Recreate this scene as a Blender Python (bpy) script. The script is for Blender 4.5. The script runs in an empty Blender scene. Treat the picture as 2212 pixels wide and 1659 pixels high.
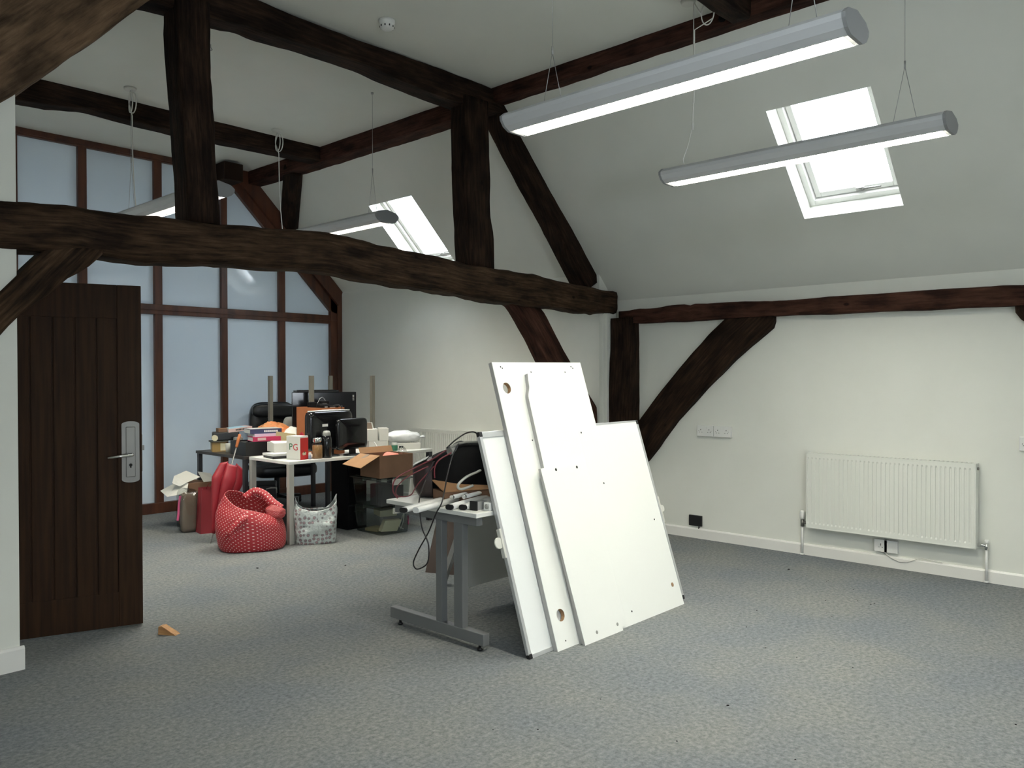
import bpy, bmesh, math, random
from mathutils import Vector, Matrix, noise

# ------------------------------------------------------------ camera, world, exposure
scene = bpy.context.scene
cam_data = bpy.data.cameras.new('camera')
cam_data.sensor_fit = 'HORIZONTAL'
cam_data.sensor_width = 36.0
cam_data.lens = 1732.0 / 2212.0 * 36.0
cam_data.clip_start = 0.05
cam = bpy.data.objects.new('camera', cam_data)
scene.collection.objects.link(cam)
YAW, PITCH, ROLL = math.radians(47.199), math.radians(-0.589), math.radians(-0.135)
fwd = Vector((math.sin(YAW) * math.cos(PITCH), math.cos(YAW) * math.cos(PITCH), math.sin(PITCH)))
rgt = Vector((math.cos(YAW), -math.sin(YAW), 0))
upv = rgt.cross(fwd)
r2 = rgt * math.cos(ROLL) + upv * math.sin(ROLL)
u2 = -rgt * math.sin(ROLL) + upv * math.cos(ROLL)
cam.matrix_world = Matrix(((r2.x, u2.x, -fwd.x, 0), (r2.y, u2.y, -fwd.y, 0), (r2.z, u2.z, -fwd.z, 1.5), (0, 0, 0, 1)))
scene.camera = cam

world = bpy.data.worlds.new('overcast_sky')
scene.world = world
world.use_nodes = True
wn = world.node_tree.nodes
wn['Background'].inputs[0].default_value = (0.84, 0.92, 1.0, 1)
wn['Background'].inputs[1].default_value = 24.0

vs = scene.view_settings
vs.view_transform = 'Standard'
vs.look = 'None'
vs.gamma = 1.0
vs.use_curve_mapping = False
vs.exposure = 0.0
LAMP_STRENGTH = 108.0

S = 8.82            # right roof slope: x + z = S
ZC = 3.93           # flat ceiling
SL = -2.30          # left roof slope: x - z = SL


def portal(cx, cy, cz, w, l, rot):
    """daylight portal lying in a rooflight opening"""
    d = bpy.data.lights.new('rooflight_portal', 'AREA')
    d.shape = 'RECTANGLE'
    d.size, d.size_y = w, l
    d.cycles.is_portal = True
    o = bpy.data.objects.new('rooflight_portal', d)
    o.location = (cx, cy, cz)
    o.rotation_euler = rot
    scene.collection.objects.link(o)
    return o


# rooflight openings: (y0, y1) in the right slope, x from RX0 to RX1, and in the left slope
RX0, RX1 = 5.44, 6.11
LIGHTS_R = [(1.845, 2.565), (6.465, 7.195), (-1.35, -0.63)]  # the last opening lies out of view, added for light
ADDED_REAR_WIN = (-0.90, 0.75, 0.95, 2.05)      # x0, x1, z0, z1 of the unseen window added for frontal light
LIGHTS_L = [(0.55, 1.27), (-1.75, -1.03)]  # both openings are unseen, added to bring in daylight
LX0, LX1 = 0.30, 0.97
for (a, b) in LIGHTS_R:
    xm = (RX0 + RX1) / 2 + 0.05
    portal(xm, (a + b) / 2, S - xm + 0.10, (RX1 - RX0) * math.sqrt(2), b - a, (0, math.radians(45), 0))
for (a, b) in LIGHTS_L:
    xm = (LX0 + LX1) / 2 - 0.05
    portal(xm, (a + b) / 2, xm - SL + 0.10, (LX1 - LX0) * math.sqrt(2), b - a, (0, math.radians(-45), 0))


portal(-0.075, -3.12, 1.5, 1.65, 1.10, (math.radians(-90), 0, math.radians(180)))


# ------------------------------------------------------------ helpers
def link(o):
    scene.collection.objects.link(o)
    return o


def tag(o, label=None, cat=None, group=None, kind=None):
    if label: o['label'] = label
    if cat: o['category'] = cat
    if group: o['group'] = group
    if kind: o['kind'] = kind
    return o


def thing(name, label, cat, loc=(0, 0, 0), rotz=0.0, group=None, kind=None):
    o = bpy.data.objects.new(name, None)
    o.empty_display_size = 0.05
    o.location = loc
    o.rotation_euler = (0, 0, rotz)
    link(o)
    return tag(o, label, cat, group, kind)


def copy_tree(o, parent=None):
    kids = list(o.children)
    c = o.copy()
    link(c)
    if parent: c.parent = parent
    for k in kids: copy_tree(k, c)
    return c


class MB:
    """collects shapes; build() links them as ONE mesh object"""
    def __init__(s):
        s.bm = bmesh.new()
        s.uv = s.bm.loops.layers.uv.new('UVMap')

    def face(s, vs_, smooth=False):
        try:
            f = s.bm.faces.new(vs_)
            f.smooth = smooth
            return f
        except ValueError:
            return None

    def poly(s, pts, smooth=False):
        return s.face([s.bm.verts.new(p) for p in pts], smooth)

    def obox(s, c, ax, ay, az, bev=0.0):
        c, ax, ay, az = Vector(c), Vector(ax), Vector(ay), Vector(az)
        v = []
        for k in (-1, 1):
            for j in (-1, 1):
                for i in (-1, 1):
                    v.append(s.bm.verts.new(c + ax * i + ay * j + az * k))
        fs = []
        for q in ((0, 2, 3, 1), (4, 5, 7, 6), (0, 1, 5, 4), (2, 6, 7, 3), (0, 4, 6, 2), (1, 3, 7, 5)):
            fs.append(s.bm.faces.new([v[i] for i in q]))
        if ax.cross(ay).dot(az) < 0:
            bmesh.ops.reverse_faces(s.bm, faces=fs)
        if bev > 0:
            es = list({e for f in fs for e in f.edges})
            bmesh.ops.bevel(s.bm, geom=es, offset=bev, segments=2, profile=0.5, affect='EDGES', clamp_overlap=True)
        return s

    def box(s, x0, x1, y0, y1, z0, z1, bev=0.0):
        return s.obox(((x0 + x1) / 2, (y0 + y1) / 2, (z0 + z1) / 2), (abs(x1 - x0) / 2, 0, 0), (0, abs(y1 - y0) / 2, 0), (0, 0, abs(z1 - z0) / 2), bev)

    def bar(s, a, b, w, h, up=(0, 0, 1), bev=0.0):
        a, b = Vector(a), Vector(b)
        d = (b - a)
        L = d.length
        d = d / L
        u = Vector(up)
        side = d.cross(u)
        if side.length < 1e-4: side = d.cross(Vector((1, 0, 0)))
        side.normalize()
        u = side.cross(d)
        return s.obox((a + b) / 2, d * L / 2, side * w / 2, u * h / 2, bev)

    def prism(s, pts, off, smooth=False):
        """closed polygon (3-D points) extruded by vector off"""
        off = Vector(off)
        a = [s.bm.verts.new(p) for p in pts]
        b = [s.bm.verts.new(Vector(p) + off) for p in pts]
        n = len(pts)
        f1 = s.face(list(reversed(a)))
        f2 = s.face(b)
        fs = [f1, f2]
        for i in range(n):
            fs.append(s.face([a[i], a[(i + 1) % n], b[(i + 1) % n], b[i]], smooth))
        bmesh.ops.recalc_face_normals(s.bm, faces=[f for f in fs if f])
        return s

    def tube(s, pts, r, seg=8, caps=True, smooth=True):
        pts = [Vector(p) for p in pts]
        rs = r if isinstance(r, (list, tuple)) else [r] * len(pts)
        rings = []
        prev = None
        for i, p in enumerate(pts):
            t = (pts[min(i + 1, len(pts) - 1)] - pts[max(i - 1, 0)])
            if t.length < 1e-9: t = Vector((0, 0, 1))
            t.normalize()
            if prev is None:
                n = t.orthogonal().normalized()
            else:
                n = prev - t * prev.dot(t)
                if n.length < 1e-6: n = t.orthogonal()
                n.normalize()
            prev = n
            b = t.cross(n)
            rings.append([s.bm.verts.new(p + (n * math.cos(2 * math.pi * k / seg) + b * math.sin(2 * math.pi * k / seg)) * rs[i]) for k in range(seg)])
        for i in range(len(rings) - 1):
            for k in range(seg):
                s.face([rings[i][k], rings[i][(k + 1) % seg], rings[i + 1][(k + 1) % seg], rings[i + 1][k]], smooth)
        if caps:
            s.face(list(reversed(rings[0])))
            s.face(rings[-1])
        return s

    def lathe(s, prof, c=(0, 0, 0), seg=24, axis='z', smooth=True):
        c = Vector(c)
        rings = []
        for (r, h) in prof:
            ring = []
            for k in range(seg):
                a = 2 * math.pi * k / seg
                u, v = r * math.cos(a), r * math.sin(a)
                p = {'z': (u, v, h), 'x': (h, u, v), 'y': (v, h, u)}[axis]
                ring.append(s.bm.verts.new(c + Vector(p)))
            rings.append(ring)
        for i in range(len(rings) - 1):
            for k in range(seg):
                s.face([rings[i][k], rings[i][(k + 1) % seg], rings[i + 1][(k + 1) % seg], rings[i + 1][k]], smooth)
        s.face(list(reversed(rings[0])))
        s.face(rings[-1])
        return s

    def grid(s, fn, nu, nv, smooth=True, closed_u=False):
        """fn(u, v) -> point for u, v in 0..1"""
        rows = []
        for j in range(nv + 1):
            rows.append([s.bm.verts.new(fn(i / nu, j / nv)) for i in range(nu if closed_u else nu + 1)])
        m = len(rows[0])
        for j in range(nv):
            for i in range(nu):
                f = s.face([rows[j][i], rows[j][(i + 1) % m], rows[j + 1][(i + 1) % m], rows[j + 1][i]], smooth)
                if f:
                    for lp, (uu, vv) in zip(f.loops, ((i / nu, j / nv), ((i + 1) / nu, j / nv), ((i + 1) / nu, (j + 1) / nv), (i / nu, (j + 1) / nv))):
                        lp[s.uv].uv = (uu, vv)
        return s

    def build(s, name, m, parent=None, at=None, rot=None, thick=0.0, sub=0, recalc=True):
        if recalc:
            bmesh.ops.recalc_face_normals(s.bm, faces=s.bm.faces[:])
        if at is not None:
            bmesh.ops.translate(s.bm, verts=s.bm.verts[:], vec=-Vector(at))
        me = bpy.data.meshes.new(name)
        s.bm.to_mesh(me)
        s.bm.free()
        o = bpy.data.objects.new(name, me)
        for mm in (m if isinstance(m, (list, tuple)) else [m]): me.materials.append(mm)
        link(o)
        if parent: o.parent = parent
        if at is not None: o.location = at
        if rot is not None: o.rotation_euler = rot
        if thick:
            md = o.modifiers.new('thickness', 'SOLIDIFY')
            md.thickness = thick
            md.offset = 0
        if sub:
            md = o.modifiers.new('subdivision', 'SUBSURF')
            md.levels = md.render_levels = sub
        return o


def text_mesh(name, body, size, m, parent, mw, extrude=0.0006, align='CENTER'):
    """lettering as real mesh"""
    cu = bpy.data.curves.new(name, 'FONT')
    cu.body = body
    cu.size = size
    cu.extrude = extrude
    cu.align_x = align
    cu.align_y = 'CENTER'
    tmp = bpy.data.objects.new(name, cu)
    link(tmp)
    dg = bpy.context.evaluated_depsgraph_get()
    me = bpy.data.meshes.new_from_object(tmp.evaluated_get(dg))
    bpy.data.objects.remove(tmp)
    bpy.data.curves.remove(cu)
    me.materials.clear()
    me.materials.append(m)
    o = bpy.data.objects.new(name, me)
    link(o)
    o.parent = parent
    o.matrix_local = mw
    return o


# ------------------------------------------------------------ materials
def mat(name, col, rough=0.5, metal=0.0, col2=None, scale=20.0, detail=4.0, bump=0.0, spec=0.5, stretch=None, coords='Object', contrast=(0.35, 0.65), emit=None, coat=0.0, alpha=1.0, trans=0.0):
    m = bpy.data.materials.new(name)
    m.use_nodes = True
    nt = m.node_tree
    b = nt.nodes['Principled BSDF']
    b.inputs['Base Color'].default_value = (*col, 1)
    b.inputs['Roughness'].default_value = rough
    b.inputs['Metallic'].default_value = metal
    b.inputs['Specular IOR Level'].default_value = spec
    b.inputs['Coat Weight'].default_value = coat
    b.inputs['Alpha'].default_value = alpha
    b.inputs['Transmission Weight'].default_value = trans
    if emit:
        b.inputs['Emission Color'].default_value = (*emit[0], 1)
        b.inputs['Emission Strength'].default_value = emit[1]
    tc = nt.nodes.new('ShaderNodeTexCoord')
    mp = nt.nodes.new('ShaderNodeMapping')
    if stretch: mp.inputs['Scale'].default_value = stretch
    nt.links.new(tc.outputs[coords], mp.inputs['Vector'])
    nz = nt.nodes.new('ShaderNodeTexNoise')
    nz.inputs['Scale'].default_value = scale
    nz.inputs['Detail'].default_value = detail
    nt.links.new(mp.outputs[0], nz.inputs['Vector'])
    if col2:
        rp = nt.nodes.new('ShaderNodeValToRGB')
        rp.color_ramp.elements[0].position, rp.color_ramp.elements[1].position = contrast
        rp.color_ramp.elements[0].color = (*col, 1)
        rp.color_ramp.elements[1].color = (*col2, 1)
        nt.links.new(nz.outputs['Fac'], rp.inputs[0])
        nt.links.new(rp.outputs[0], b.inputs['Base Color'])
    if bump:
        bp = nt.nodes.new('ShaderNodeBump')
        bp.inputs['Strength'].default_value = bump
        bp.inputs['Distance'].default_value = 0.01
        nt.links.new(nz.outputs['Fac'], bp.inputs['Height'])
        nt.links.new(bp.outputs[0], b.inputs['Normal'])
    return m


def old_oak(name, dark, mid, light, warm=None):
    """aged oak: grain along U of the UV map, blotches, cracks"""
    m = bpy.data.materials.new(name)
    m.use_nodes = True
    nt = m.node_tree
    N, Lk = nt.nodes.new, nt.links.new
    b = nt.nodes['Principled BSDF']
    b.inputs['Roughness'].default_value = 0.8
    b.inputs['Specular IOR Level'].default_value = 0.10
    tc = N('ShaderNodeTexCoord')
    mp = N('ShaderNodeMapping')
    mp.inputs['Scale'].default_value = (1.3, 16, 1)
    Lk(tc.outputs['UV'], mp.inputs['Vector'])
    g = N('ShaderNodeTexNoise')
    g.inputs['Scale'].default_value = 3.0
    g.inputs['Detail'].default_value = 8
    g.inputs['Roughness'].default_value = 0.65
    Lk(mp.outputs[0], g.inputs['Vector'])
    mp2 = N('ShaderNodeMapping')
    mp2.inputs['Scale'].default_value = (1.6, 4.0, 1)
    Lk(tc.outputs['UV'], mp2.inputs['Vector'])
    n2 = N('ShaderNodeTexNoise')
    n2.inputs['Scale'].default_value = 2.2
    n2.inputs['Detail'].default_value = 5
    Lk(mp2.outputs[0], n2.inputs['Vector'])
    r1 = N('ShaderNodeValToRGB')
    e = r1.color_ramp.elements
    e[0].position, e[1].position = 0.30, 0.72
    e[0].color, e[1].color = (*dark, 1), (*light, 1)
    k = e.new(0.5)
    k.color = (*mid, 1)
    Lk(g.outputs['Fac'], r1.inputs[0])
    r2_ = N('ShaderNodeValToRGB')
    r2_.color_ramp.elements[0].position, r2_.color_ramp.elements[1].position = 0.36, 0.6
    r2_.color_ramp.elements[0].color = (0.38, 0.36, 0.36, 1)
    r2_.color_ramp.elements[1].color = (1.12, 1.05, 1.0, 1)
    Lk(n2.outputs['Fac'], r2_.inputs[0])
    mx = N('ShaderNodeMix')
    mx.data_type = 'RGBA'
    mx.blend_type = 'MULTIPLY'
    mx.inputs[0].default_value = 1.0
    Lk(r1.outputs[0], mx.inputs[6])
    Lk(r2_.outputs[0], mx.inputs[7])
    Lk(mx.outputs[2], b.inputs['Base Color'])
    # peg holes and short shakes
    vr = N('ShaderNodeTexVoronoi')
    vr.inputs['Scale'].default_value = 3.2
    mp3 = N('ShaderNodeMapping')
    mp3.inputs['Scale'].default_value = (1.0, 1.7, 1)
    Lk(tc.outputs['UV'], mp3.inputs['Vector'])
    Lk(mp3.outputs[0], vr.inputs['Vector'])
    ad = N('ShaderNodeMath')
    ad.operation = 'MULTIPLY_ADD'
    ad.inputs[1].default_value = 0.5
    Lk(g.outputs['Fac'], ad.inputs[0])
    Lk(n2.outputs['Fac'], ad.inputs[2])
    bp = N('ShaderNodeBump')
    bp.inputs['Strength'].default_value = 0.75
    bp.inputs['Distance'].default_value = 0.02
    Lk(ad.outputs[0], bp.inputs['Height'])
    Lk(bp.outputs[0], b.inputs['Normal'])
    st = N('ShaderNodeValToRGB')
    st.color_ramp.elements[0].position, st.color_ramp.elements[1].position = 0.05, 0.09
    st.color_ramp.elements[0].color = (0.25, 0.22, 0.2, 1)
    st.color_ramp.elements[1].color = (1, 1, 1, 1)
    Lk(vr.outputs['Distance'], st.inputs[0])
    mx2 = N('ShaderNodeMix')
    mx2.data_type = 'RGBA'
    mx2.blend_type = 'MULTIPLY'
    mx2.inputs[0].default_value = 1.0
    Lk(mx.outputs[2], mx2.inputs[6])
    Lk(st.outputs[0], mx2.inputs[7])
    Lk(mx2.outputs[2], b.inputs['Base Color'])
    return m


M = {}
M['wall'] = mat('painted_plaster', (0.73, 0.735, 0.675), 0.9, col2=(0.75, 0.755, 0.695), scale=3, bump=0.03, spec=0.2)
M['gloss_white'] = mat('white_gloss_paint', (0.78, 0.77, 0.73), 0.4)
M['oak'] = old_oak('dark_oak', (0.007, 0.0042, 0.0028), (0.021, 0.0125, 0.0080), (0.046, 0.028, 0.0185))
M['oak_red'] = old_oak('red_brown_oak', (0.020, 0.0090, 0.0065), (0.052, 0.0240, 0.0170), (0.085, 0.042, 0.029))
M['oak_pale'] = old_oak('pale_brown_oak', (0.012, 0.0075, 0.0045), (0.042, 0.0260, 0.0155), (0.090, 0.058, 0.035))
M['oak_light'] = old_oak('light_brown_oak', (0.075, 0.050, 0.032), (0.145, 0.098, 0.061), (0.21, 0.147, 0.094))
M['pine'] = mat('stained_pine', (0.105, 0.034, 0.015), 0.45, col2=(0.050, 0.017, 0.009), scale=2.0, stretch=(6, 6, 0.8), detail=6, bump=0.05)
M['door_wood'] = mat('dark_door_oak', (0.034, 0.0165, 0.0075), 0.6, spec=0.12, col2=(0.020, 0.0098, 0.0048), scale=3.0, stretch=(14, 14, 0.7), detail=6, bump=0.08)
M['groove'] = mat('door_groove', (0.012, 0.007, 0.004), 0.8)
M['pane'] = mat('glazed_panel', (0.62, 0.70, 0.76), 0.06, spec=0.6, col2=(0.64, 0.72, 0.78), scale=1.0)


def frosted(m, f):
    # a little daylight passes through the obscured glass
    nt = m.node_tree
    out = nt.nodes['Material Output']
    t = nt.nodes.new('ShaderNodeBsdfTranslucent')
    t.inputs[0].default_value = (0.92, 0.96, 1.0, 1)
    x = nt.nodes.new('ShaderNodeMixShader')
    x.inputs[0].default_value = f
    nt.links.new(nt.nodes['Principled BSDF'].outputs[0], x.inputs[1])
    nt.links.new(t.outputs[0], x.inputs[2])
    nt.links.new(x.outputs[0], out.inputs[0])


frosted(M['pane'], 0.055)
M['steel'] = mat('brushed_steel', (0.20, 0.195, 0.18), 0.45, 0.7)
M['chrome'] = mat('chrome', (0.75, 0.75, 0.74), 0.12, 1.0)
M['white_plastic'] = mat('white_plastic', (0.76, 0.76, 0.73), 0.35)
M['lamp_white'] = mat('lamp_enamel', (0.50, 0.51, 0.52), 0.5)
M['lamp_cap_shaded'] = mat('shaded_lamp_end_cap', (0.24, 0.245, 0.25), 0.5)  # darker than the housing: the shade on the ends is in the colour
M['radiator'] = mat('radiator_enamel', (0.74, 0.75, 0.69), 0.35)
M['black'] = mat('black_plastic', (0.008, 0.008, 0.009), 0.35)
M['matt_black'] = mat('matt_black', (0.006, 0.006, 0.0065), 0.8, spec=0.12)
M['dark_slot'] = mat('dark_slot', (0.02, 0.02, 0.018), 0.9)
M['cable_white'] = mat('white_cable', (0.66, 0.65, 0.60), 0.5)
M['wire'] = mat('steel_wire', (0.40, 0.40, 0.39), 0.4, 0.6)


def carpet():
    m = bpy.data.materials.new('speckled_carpet')
    m.use_nodes = True
    nt = m.node_tree
    N, Lk = nt.nodes.new, nt.links.new
    b = nt.nodes['Principled BSDF']
    b.inputs['Roughness'].default_value = 1.0
    b.inputs['Specular IOR Level'].default_value = 0.05
    tc = N('ShaderNodeTexCoord')
    n1 = N('ShaderNodeTexNoise')
    n1.inputs['Scale'].default_value = 45
    n1.inputs['Detail'].default_value = 6
    n1.inputs['Roughness'].default_value = 0.75
    n2 = N('ShaderNodeTexNoise')
    n2.inputs['Scale'].default_value = 1.6
    n2.inputs['Detail'].default_value = 5
    Lk(tc.outputs['Object'], n1.inputs['Vector'])
    Lk(tc.outputs['Object'], n2.inputs['Vector'])
    r = N('ShaderNodeValToRGB')
    e = r.color_ramp.elements
    e[0].position, e[1].position = 0.33, 0.68
    e[0].color, e[1].color = (0.112, 0.124, 0.128, 1), (0.258, 0.270, 0.268, 1)
    k = e.new(0.5)
    k.color = (0.180, 0.192, 0.193, 1)
    Lk(n1.outputs['Fac'], r.inputs[0])
    r2_ = N('ShaderNodeValToRGB')
    r2_.color_ramp.elements[0].position, r2_.color_ramp.elements[1].position = 0.35, 0.65
    r2_.color_ramp.elements[0].color = (0.88, 0.90, 0.94, 1)
    r2_.color_ramp.elements[1].color = (1.06, 1.03, 0.98, 1)
    Lk(n2.outputs['Fac'], r2_.inputs[0])
    mx = N('ShaderNodeMix')
    mx.data_type = 'RGBA'
    mx.blend_type = 'MULTIPLY'
    mx.inputs[0].default_value = 1
    Lk(r.outputs[0], mx.inputs[6])
    Lk(r2_.outputs[0], mx.inputs[7])
    Lk(mx.outputs[2], b.inputs['Base Color'])
    bp = N('ShaderNodeBump')
    bp.inputs['Strength'].default_value = 0.4
    bp.inputs['Distance'].default_value = 0.006
    Lk(n1.outputs['Fac'], bp.inputs['Height'])
    Lk(bp.outputs[0], b.inputs['Normal'])
    return m


M['carpet'] = carpet()


def clear_glass(name, tint=(1, 1, 1), gloss=0.06):
    m = bpy.data.materials.new(name)
    m.use_nodes = True
    nt = m.node_tree
    nt.nodes.remove(nt.nodes['Principled BSDF'])
    t = nt.nodes.new('ShaderNodeBsdfTransparent')
    t.inputs[0].default_value = (*tint, 1)
    g = nt.nodes.new('ShaderNodeBsdfGlossy')
    g.inputs['Roughness'].default_value = 0.03
    x = nt.nodes.new('ShaderNodeMixShader')
    x.inputs[0].default_value = gloss
    nt.links.new(t.outputs[0], x.inputs[1])
    nt.links.new(g.outputs[0], x.inputs[2])
    nt.links.new(x.outputs[0], nt.nodes['Material Output'].inputs[0])
    return m


M['glass'] = clear_glass('clear_glass')

# ------------------------------------------------------------ the setting
def structure(name, mb, m, label, cat):
    o = mb.build(name, m)
    return tag(o, label, cat, kind='structure')


structure('floor', MB().box(-1.5, 7.0, -3.1, 9.7, -0.12, 0.0), M['carpet'], 'grey speckled carpet floor of the barn office', 'floor')
structure('ceiling', MB().box(1.4, 5.2, -3.1, 9.7, ZC, ZC + 0.1), M['wall'], 'flat white ceiling between the purlins', 'ceiling')


def slope(xs, ys, holes, zf, nrm):
    mb = MB()
    nrm = Vector(nrm).normalized() * 0.30
    for i in range(len(xs) - 1):
        for j in range(len(ys) - 1):
            x0, x1, y0, y1 = xs[i], xs[i + 1], ys[j], ys[j + 1]
            if any(abs(x0 - h[0]) < 1e-4 and abs(y0 - h[1]) < 1e-4 for h in holes): continue
            p = [(x0, y0, zf(x0)), (x1, y0, zf(x1)), (x1, y1, zf(x1)), (x0, y1, zf(x0))]
            mb.prism(p, nrm)
    return mb


ysr = sorted([-3.1, 9.7] + [v for ab in LIGHTS_R for v in ab])
structure('ceiling', slope([4.80, RX0, RX1, 6.95], ysr, [(RX0, a) for a, b in LIGHTS_R], lambda x: S - x, (1, 0, 1)), M['wall'], 'sloping white ceiling on the right with the rooflights', 'ceiling')
ysl = sorted([-3.1, 9.7] + [v for ab in LIGHTS_L for v in ab])
structure('ceiling', slope([-0.25, LX0, LX1, 1.72], ysl, [(LX0, a) for a, b in LIGHTS_L], lambda x: x - SL, (-1, 0, 1)), M['wall'], 'sloping white ceiling on the left, behind the rafter', 'ceiling')
structure('ceiling', MB().box(-1.5, -0.1, -3.1, 9.7, 2.18, 2.30), M['wall'], 'low white soffit on the left of the barn', 'ceiling')

XW = 6.575
structure('wall_right', MB().box(XW, XW + 0.25, -3.1, 4.70, 0, 2.30), M['wall'], 'white right-hand wall with radiator and sockets', 'wall')
structure('wall_right', MB().prism([(6.335, 4.70, 0), (6.205, 9.7, 0), (6.85, 9.7, 0), (6.85, 4.70, 0)], (0, 0, 2.62)), M['wall'], 'white right-hand wall of the far bay behind the desks', 'wall')
structure('trim_1', MB().box(6.40, 6.56, 4.655, 4.705, 0, 2.12, 0.004), M['wall'], 'white boxed pipe casing beside the dark post', 'trim')
x0_, x1_, z0_, z1_ = ADDED_REAR_WIN
structure('wall_rear', MB().box(-1.5, x0_, -3.2, -3.0, 0, 4.2).box(x1_, 7.0, -3.2, -3.0, 0, 4.2).box(x0_, x1_, -3.2, -3.0, 0, z0_).box(x0_, x1_, -3.2, -3.0, z1_, 4.2), M['wall'], 'white wall behind the viewpoint', 'wall')
rw_ = thing('added_window_6', 'added unseen window in the wall behind the viewpoint', 'window', (0, -3.1, 0), kind='structure')  # added window, its daylight brightens the near left wall
wf = MB()
for a, b, c, d in ((x0_, x0_ + 0.05, z0_, z1_), (x1_ - 0.05, x1_, z0_, z1_), (x0_ + 0.05, x1_ - 0.05, z0_, z0_ + 0.05), (x0_ + 0.05, x1_ - 0.05, z1_ - 0.05, z1_), (-0.10, -0.05, z0_ + 0.05, z1_ - 0.05)):
    wf.box(a, b, -0.04, 0.02, c, d, 0.003)
wf.build('frame', M['gloss_white'], rw_)
MB().box(x0_ + 0.04, x1_ - 0.04, -0.014, -0.008, z0_ + 0.04, z1_ - 0.04).build('pane', M['glass'], rw_)
structure('wall_far', MB().box(-1.5, 7.0, 9.45, 9.65, 3.5, 4.2).box(-1.5, 7.0, 9.45, 9.65, 0, 0.3), M['wall'], 'white wall beyond the glazed partition with a gap added for daylight', 'wall')  # open middle added so daylight reaches the panes from behind
structure('wall_left', MB().box(-1.6, -1.4, -3.1, 9.6, 0, 2.3), M['wall'], 'white outer wall on the left', 'wall')
structure('wall_front', MB().prism([(-1.45, 4.64, 0), (1.29, 4.64, 0), (1.29, 4.64, 3.56), (-0.05, 4.64, 2.22), (-1.45, 4.64, 2.22)], (0, 0.10, 0)), M['wall'], 'white wall end standing under the left brace by the door', 'wall')
wl = MB()
wl.box(1.17, 1.27, 4.74, 5.16, 0, 3.6)
wl.box(1.17, 1.27, 6.02, 9.5, 0, 3.6)
wl.box(1.17, 1.27, 5.16, 6.02, 2.07, 3.6)
structure('wall_left', wl, M['wall'], 'white lobby wall with the doorway, hidden behind the open door', 'wall')


def skirting(pts, h, t, name, label):
    """pts: floor line of the wall face (x, y); t: thickness vector"""
    mb = MB()
    (xa, ya), (xb, yb) = pts
    tv = Vector((t[0], t[1], 0))
    a, b = Vector((xa, ya, 0)), Vector((xb, yb, 0))
    prof = [(0, 0), (1, 0), (1, h - 0.012), (0.55, h), (0, h)]
    mb.prism([a + tv * k + Vector((0, 0, z)) for k, z in prof], b - a)
    return structure(name, mb, M['gloss_white'], label, 'skirting board')


skirting(((XW, -3.0), (XW, 4.41)), 0.092, (-0.018, 0), 'baseboard_right', 'white skirting board along the right wall')
skirting(((6.335, 4.70), (6.228, 8.80)), 0.092, (-0.018, 0), 'baseboard_right', 'white skirting board of the far bay')
skirting(((-1.4, 4.64), (1.308, 4.64)), 0.12, (0, -0.02), 'baseboard_front', 'white skirting board end under the left brace')

# ------------------------------------------------------------ timbers
random.seed(4)


def resample(pl_, n):
    d = [0.0]
    for a, b in zip(pl_, pl_[1:]): d.append(d[-1] + math.dist(a, b))
    out = []
    for i in range(n):
        t = d[-1] * i / (n - 1)
        k = 0
        while k < len(d) - 2 and d[k + 1] < t: k += 1
        w = (t - d[k]) / max(d[k + 1] - d[k], 1e-9)
        out.append((pl_[k][0] + (pl_[k + 1][0] - pl_[k][0]) * w, pl_[k][1] + (pl_[k + 1][1] - pl_[k][1]) * w))
    return out


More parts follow.
